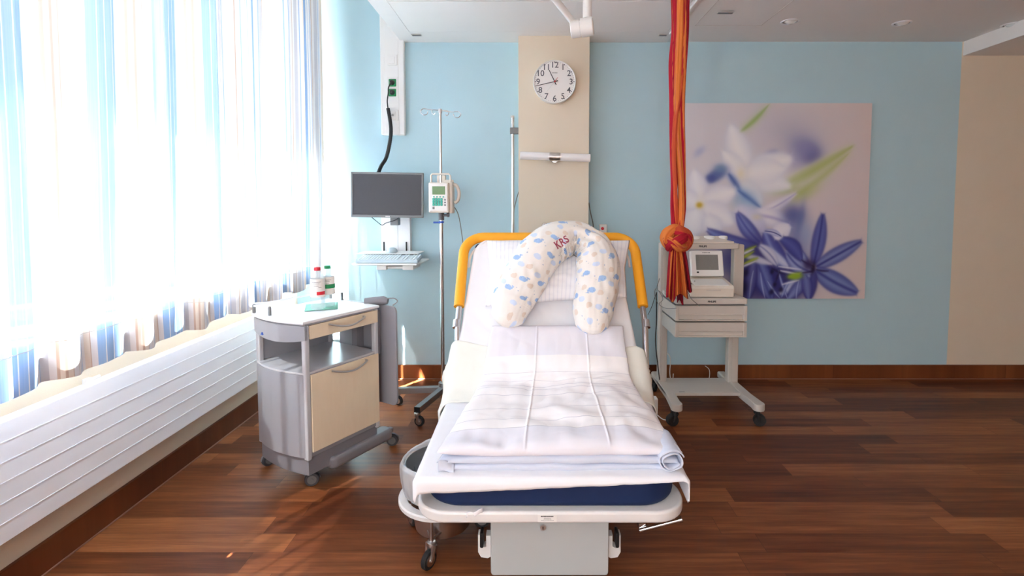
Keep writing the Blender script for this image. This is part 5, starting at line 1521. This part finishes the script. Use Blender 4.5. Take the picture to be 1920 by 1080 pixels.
def fn(u, v):
    a = 2 * PI * u; k = v * (len(prof) - 1); i = min(len(prof) - 2, int(k)); t_ = k - i
    r = prof[i][0] * (1 - t_) + prof[i + 1][0] * t_; z = prof[i][1] * (1 - t_) + prof[i + 1][1] * t_
    w = .004 * nz(math.cos(a) * 6, math.sin(a) * 6, v * 3) + .0025 * nz(math.cos(a) * 18, math.sin(a) * 18, v * 2)
    hgt = .012 * nz(math.cos(a) * 1.6, math.sin(a) * 1.6, 5) if v > .2 else 0
    return V((KX + (r + w) * math.cos(a), KY + (r + w) * math.sin(a), z + hgt + .02 * max(0, v > .25) * math.sin(a + 1.9) * .6))
grid(bm, fn, 120, 40, closeu=True)
tag(finish('bin_liner', bm, 'liner', recalc=False, ang=180), 'translucent plastic bag lining the steel bucket, folded over its rim', 'bin bag')

# ================================================================ hanging knotted cloth
CY = 2.90
def cpx(px, py, dy=0.0): return W(px, py, CY + dy)
RED, ORG, DOR, WINE, PNK = (lin(c_) for c_ in ((170, 32, 50), (216, 124, 62), (190, 82, 52), (118, 24, 46), (204, 118, 94)))
PAL = [RED, RED, ORG, ORG, DOR, RED, WINE, ORG, PNK, DOR]
def stripe(w, s, seed):
    """broad woven stripes running lengthwise, slowly twisting round the strand"""
    q_ = (w * 2 + s * .55 + seed * .37) % 1.0
    e = [(0, RED), (.30, WINE), (.34, ORG), (.62, PNK), (.66, DOR), (.80, ORG), (.86, RED)]
    c_ = RED
    for p_, k_ in e:
        if q_ >= p_: c_ = k_
    return c_ + (1,)
cl = thing('knotted_cloth', 'red and orange striped cloth hanging from the ceiling, tied in a big knot', 'hanging cloth', tuple(cpx(1268, 570)))
def rope(name, pts, rad, seed, flat=.7, off=0.0, nu=90, fixed=None):
    P = smoothpath(pts, 10); T, N = frames(P); L = [0.0]
    for a, b in zip(P, P[1:]): L.append(L[-1] + (b - a).length)
    def fn(u, w):
        k = u * (len(P) - 1); i = min(len(P) - 2, int(k)); t_ = k - i
        p = P[i].lerp(P[i + 1], t_); n = N[i].lerp(N[i + 1], t_).normalized(); tg = T[i]; b = tg.cross(n)
        rk = u * (len(rad) - 1); ri = min(len(rad) - 2, int(rk)); r = rad[ri] * (1 - (rk - ri)) + rad[ri + 1] * (rk - ri)
        s = L[i] * (1 - t_) + L[i + 1] * t_; a = w * 2 * PI
        k2 = 1 + .10 * math.sin(a * 3 + s * 5 + seed) + .06 * math.sin(a * 7 - s * 4 + seed * 2) + .03 * math.sin(a * 13 + s * 9)
        e = 1.0
        return p + (n * math.cos(a) + b * math.sin(a)) * r * k2 * e
    def cf(u, w):
        return (fixed + (1,)) if fixed and ((w * 2 + u * .8 + seed * .2) % 1.0) > .22 else stripe(w, u * L[-1], seed)
    def f(bm):
        nw = 64; G = grid(bm, fn, nu, nw, None, cf)
        bmesh.ops.remove_doubles(bm, verts=bm.verts[:], dist=1e-5)
    return part(name, 'rebozo', cl, f, ang=180)
topz = (ZC - HC)
def up(px): 
    p = cpx(px, 0); return V((p.x, CY, ZC - .002))
rope('strand', [up(1266), cpx(1267, 0), cpx(1268, 60), cpx(1264, 120), cpx(1264, 200), cpx(1263, 280), cpx(1264, 340), cpx(1262, 390), cpx(1264, 432)], [.026, .026, .025, .027, .024, .020, .018, .016, .015], 1, fixed=RED)
rope('strand', [up(1284), cpx(1283, 0, -.01), cpx(1282, 60, -.02), cpx(1279, 120, -.03), cpx(1275, 200, -.03), cpx(1277, 280, -.02), cpx(1279, 340, -.01), cpx(1279, 390), cpx(1275, 434)], [.028, .028, .027, .026, .026, .022, .017, .019, .017], 2, fixed=RED)
rope('strand', [up(1275), cpx(1276, 0, -.03), cpx(1275, 60, -.035), cpx(1272, 130, -.04), cpx(1270, 200, -.04), cpx(1272, 270, -.03), cpx(1277, 330, -.02), cpx(1278, 390, -.012), cpx(1276, 434)], [.018, .018, .018, .020, .020, .018, .016, .017, .016], 3, fixed=ORG)
rope('strand', [up(1278), cpx(1281, 0, -.035), cpx(1281, 70, -.035), cpx(1278, 150, -.04), cpx(1268, 220, -.045), cpx(1264, 290, -.03), cpx(1266, 350, -.02), cpx(1268, 400, -.01), cpx(1268, 430)], [.012, .012, .015, .018, .014, .012, .011, .011, .010], 5, fixed=DOR)
# knot
rope('knot_loop', [cpx(1279, 434, .02), cpx(1266, 430, -.02), cpx(1253, 437, -.035), cpx(1249, 450, -.03), cpx(1258, 462, -.02), cpx(1270, 464, .0)], [.026, .032, .034, .034, .030, .022], 4, fixed=ORG, nu=70)
rope('knot_loop', [cpx(1258, 432, .0), cpx(1272, 434, -.045), cpx(1284, 441, -.04), cpx(1288, 452, -.025), cpx(1282, 463, -.02), cpx(1270, 468, .01)], [.024, .030, .033, .032, .028, .022], 7, fixed=DOR, nu=70)
rope('knot_loop', [cpx(1290, 442, -.02), cpx(1280, 446, -.065), cpx(1268, 453, -.08), cpx(1258, 460, -.06), cpx(1254, 468, -.03)], [.018, .026, .030, .026, .016], 9, fixed=RED, nu=70)
rope('knot_loop', [cpx(1253, 446, -.05), cpx(1264, 455, -.085), cpx(1274, 464, -.075), cpx(1283, 463, -.04)], [.016, .024, .024, .018], 12, fixed=ORG, nu=60)
# tail : pleated skirt of cloth
def tail(name, px0, px1, py1, seed, dy, wav, fx=None, top=(1260, 1279), toppy=464, th=.004):
    def fn(u, v):
        k = v ** .75
        x0_ = top[0] + (px0 - top[0]) * k; x1_ = top[1] + (px1 - top[1]) * k
        px = x0_ + (x1_ - x0_) * u; py = toppy + (py1 - toppy + 5 * math.sin(u * 5 + seed)) * v
        dd = dy + (.010 + .022 * v) * math.sin(u * PI * 2 * wav + seed) + .006 * math.sin(u * 31 + seed)
        return cpx(px, py, dd)
    def cf(u, v):
        if fx: 
            q_ = (u * fx[1] + fx[2]) % 1.0; return (fx[0] if q_ < fx[3] else fx[4]) + (1,)
        return stripe(u * .3, v * .3, seed)
    o = part(name, 'rebozo', cl, lambda bm: grid(bm, fn, 90, 60, None, cf), ang=180, recalc=False); solid(o, .004, 0); return o
tail('tail', 1249, 1270, 553, 1, -.012, 2.2, (RED, 2.2, .1, .68, ORG), (1256, 1268))
tail('tail', 1264, 1290, 556, 2.5, -.03, 1.6, (ORG, 2.0, .0, .82, DOR), (1264, 1277))
tail('tail', 1284, 1297, 544, 4, -.006, 1.3, (WINE, 2.0, .3, .5, RED), (1274, 1283))
tail('tail', 1254, 1266, 562, 5, -.036, 1.2, (ORG, 1.6, .2, .4, RED), (1262, 1268))
tail('tail', 1270, 1281, 567, 3, .012, 1.0, (WINE, 1.0, .0, .5, RED), (1266, 1274))

# ================================================================ light
wd = bpy.data.worlds.new('daylight'); SC.world = wd; wd.use_nodes = True
nt = wd.node_tree; nt.nodes.clear()
o_ = nt.nodes.new('ShaderNodeOutputWorld'); bg = nt.nodes.new('ShaderNodeBackground')
tc = nt.nodes.new('ShaderNodeTexCoord'); sx = nt.nodes.new('ShaderNodeSeparateXYZ'); rp_ = nt.nodes.new('ShaderNodeValToRGB')
nt.links.new(tc.outputs['Generated'], sx.inputs[0]); nt.links.new(sx.outputs[2], rp_.inputs[0])
e = rp_.color_ramp.elements; e[0].position = 0.0; e[0].color = (.55, .57, .60, 1); e[1].position = .5; e[1].color = (.92, .95, 1.0, 1)
nt.links.new(rp_.outputs[0], bg.inputs[0]); bg.inputs[1].default_value = SKY
nt.links.new(bg.outputs[0], o_.inputs[0])
ld = bpy.data.lights.new('window_portal', 'AREA'); ld.shape = 'RECTANGLE'; ld.size = WZ1 - WZ0; ld.size_y = WY1 - WY0; ld.cycles.is_portal = True
lo = bpy.data.objects.new('window_portal', ld); COL.objects.link(lo); lo.location = (XL - .11, (WY0 + WY1) / 2, (WZ0 + WZ1) / 2); lo.rotation_euler = (0, -PI / 2, 0)
l2 = bpy.data.lights.new('window_portal', 'AREA'); l2.shape = 'RECTANGLE'; l2.size = QX1 - QX0; l2.size_y = QZ1 - QZ0; l2.cycles.is_portal = True  # portal for the added fill window in the front wall
lo2 = bpy.data.objects.new('window_portal', l2); COL.objects.link(lo2); lo2.location = ((QX0 + QX1) / 2, YF - .09, (QZ0 + QZ1) / 2); lo2.rotation_euler = (PI / 2, 0, 0)
sd = bpy.data.lights.new('sun', 'SUN'); sd.energy = SUN; sd.angle = math.radians(.6); sd.color = (1.0, .985, .96)
so_ = bpy.data.objects.new('sun', sd); COL.objects.link(so_)
so_.rotation_euler = V((1, 1.5, -2.5)).to_track_quat('-Z', 'Y').to_euler()
SC.view_settings.view_transform = 'Standard'; SC.view_settings.look = 'None'; SC.view_settings.gamma = 1; SC.view_settings.use_curve_mapping = False
SC.view_settings.exposure = EXPO
SC.cycles.use_denoising = True; SC.cycles.max_bounces = 14; SC.cycles.diffuse_bounces = 8; SC.cycles.transparent_max_bounces = 16
SC.cycles.sample_clamp_indirect = 8; SC.cycles.caustics_reflective = False; SC.cycles.caustics_refractive = False
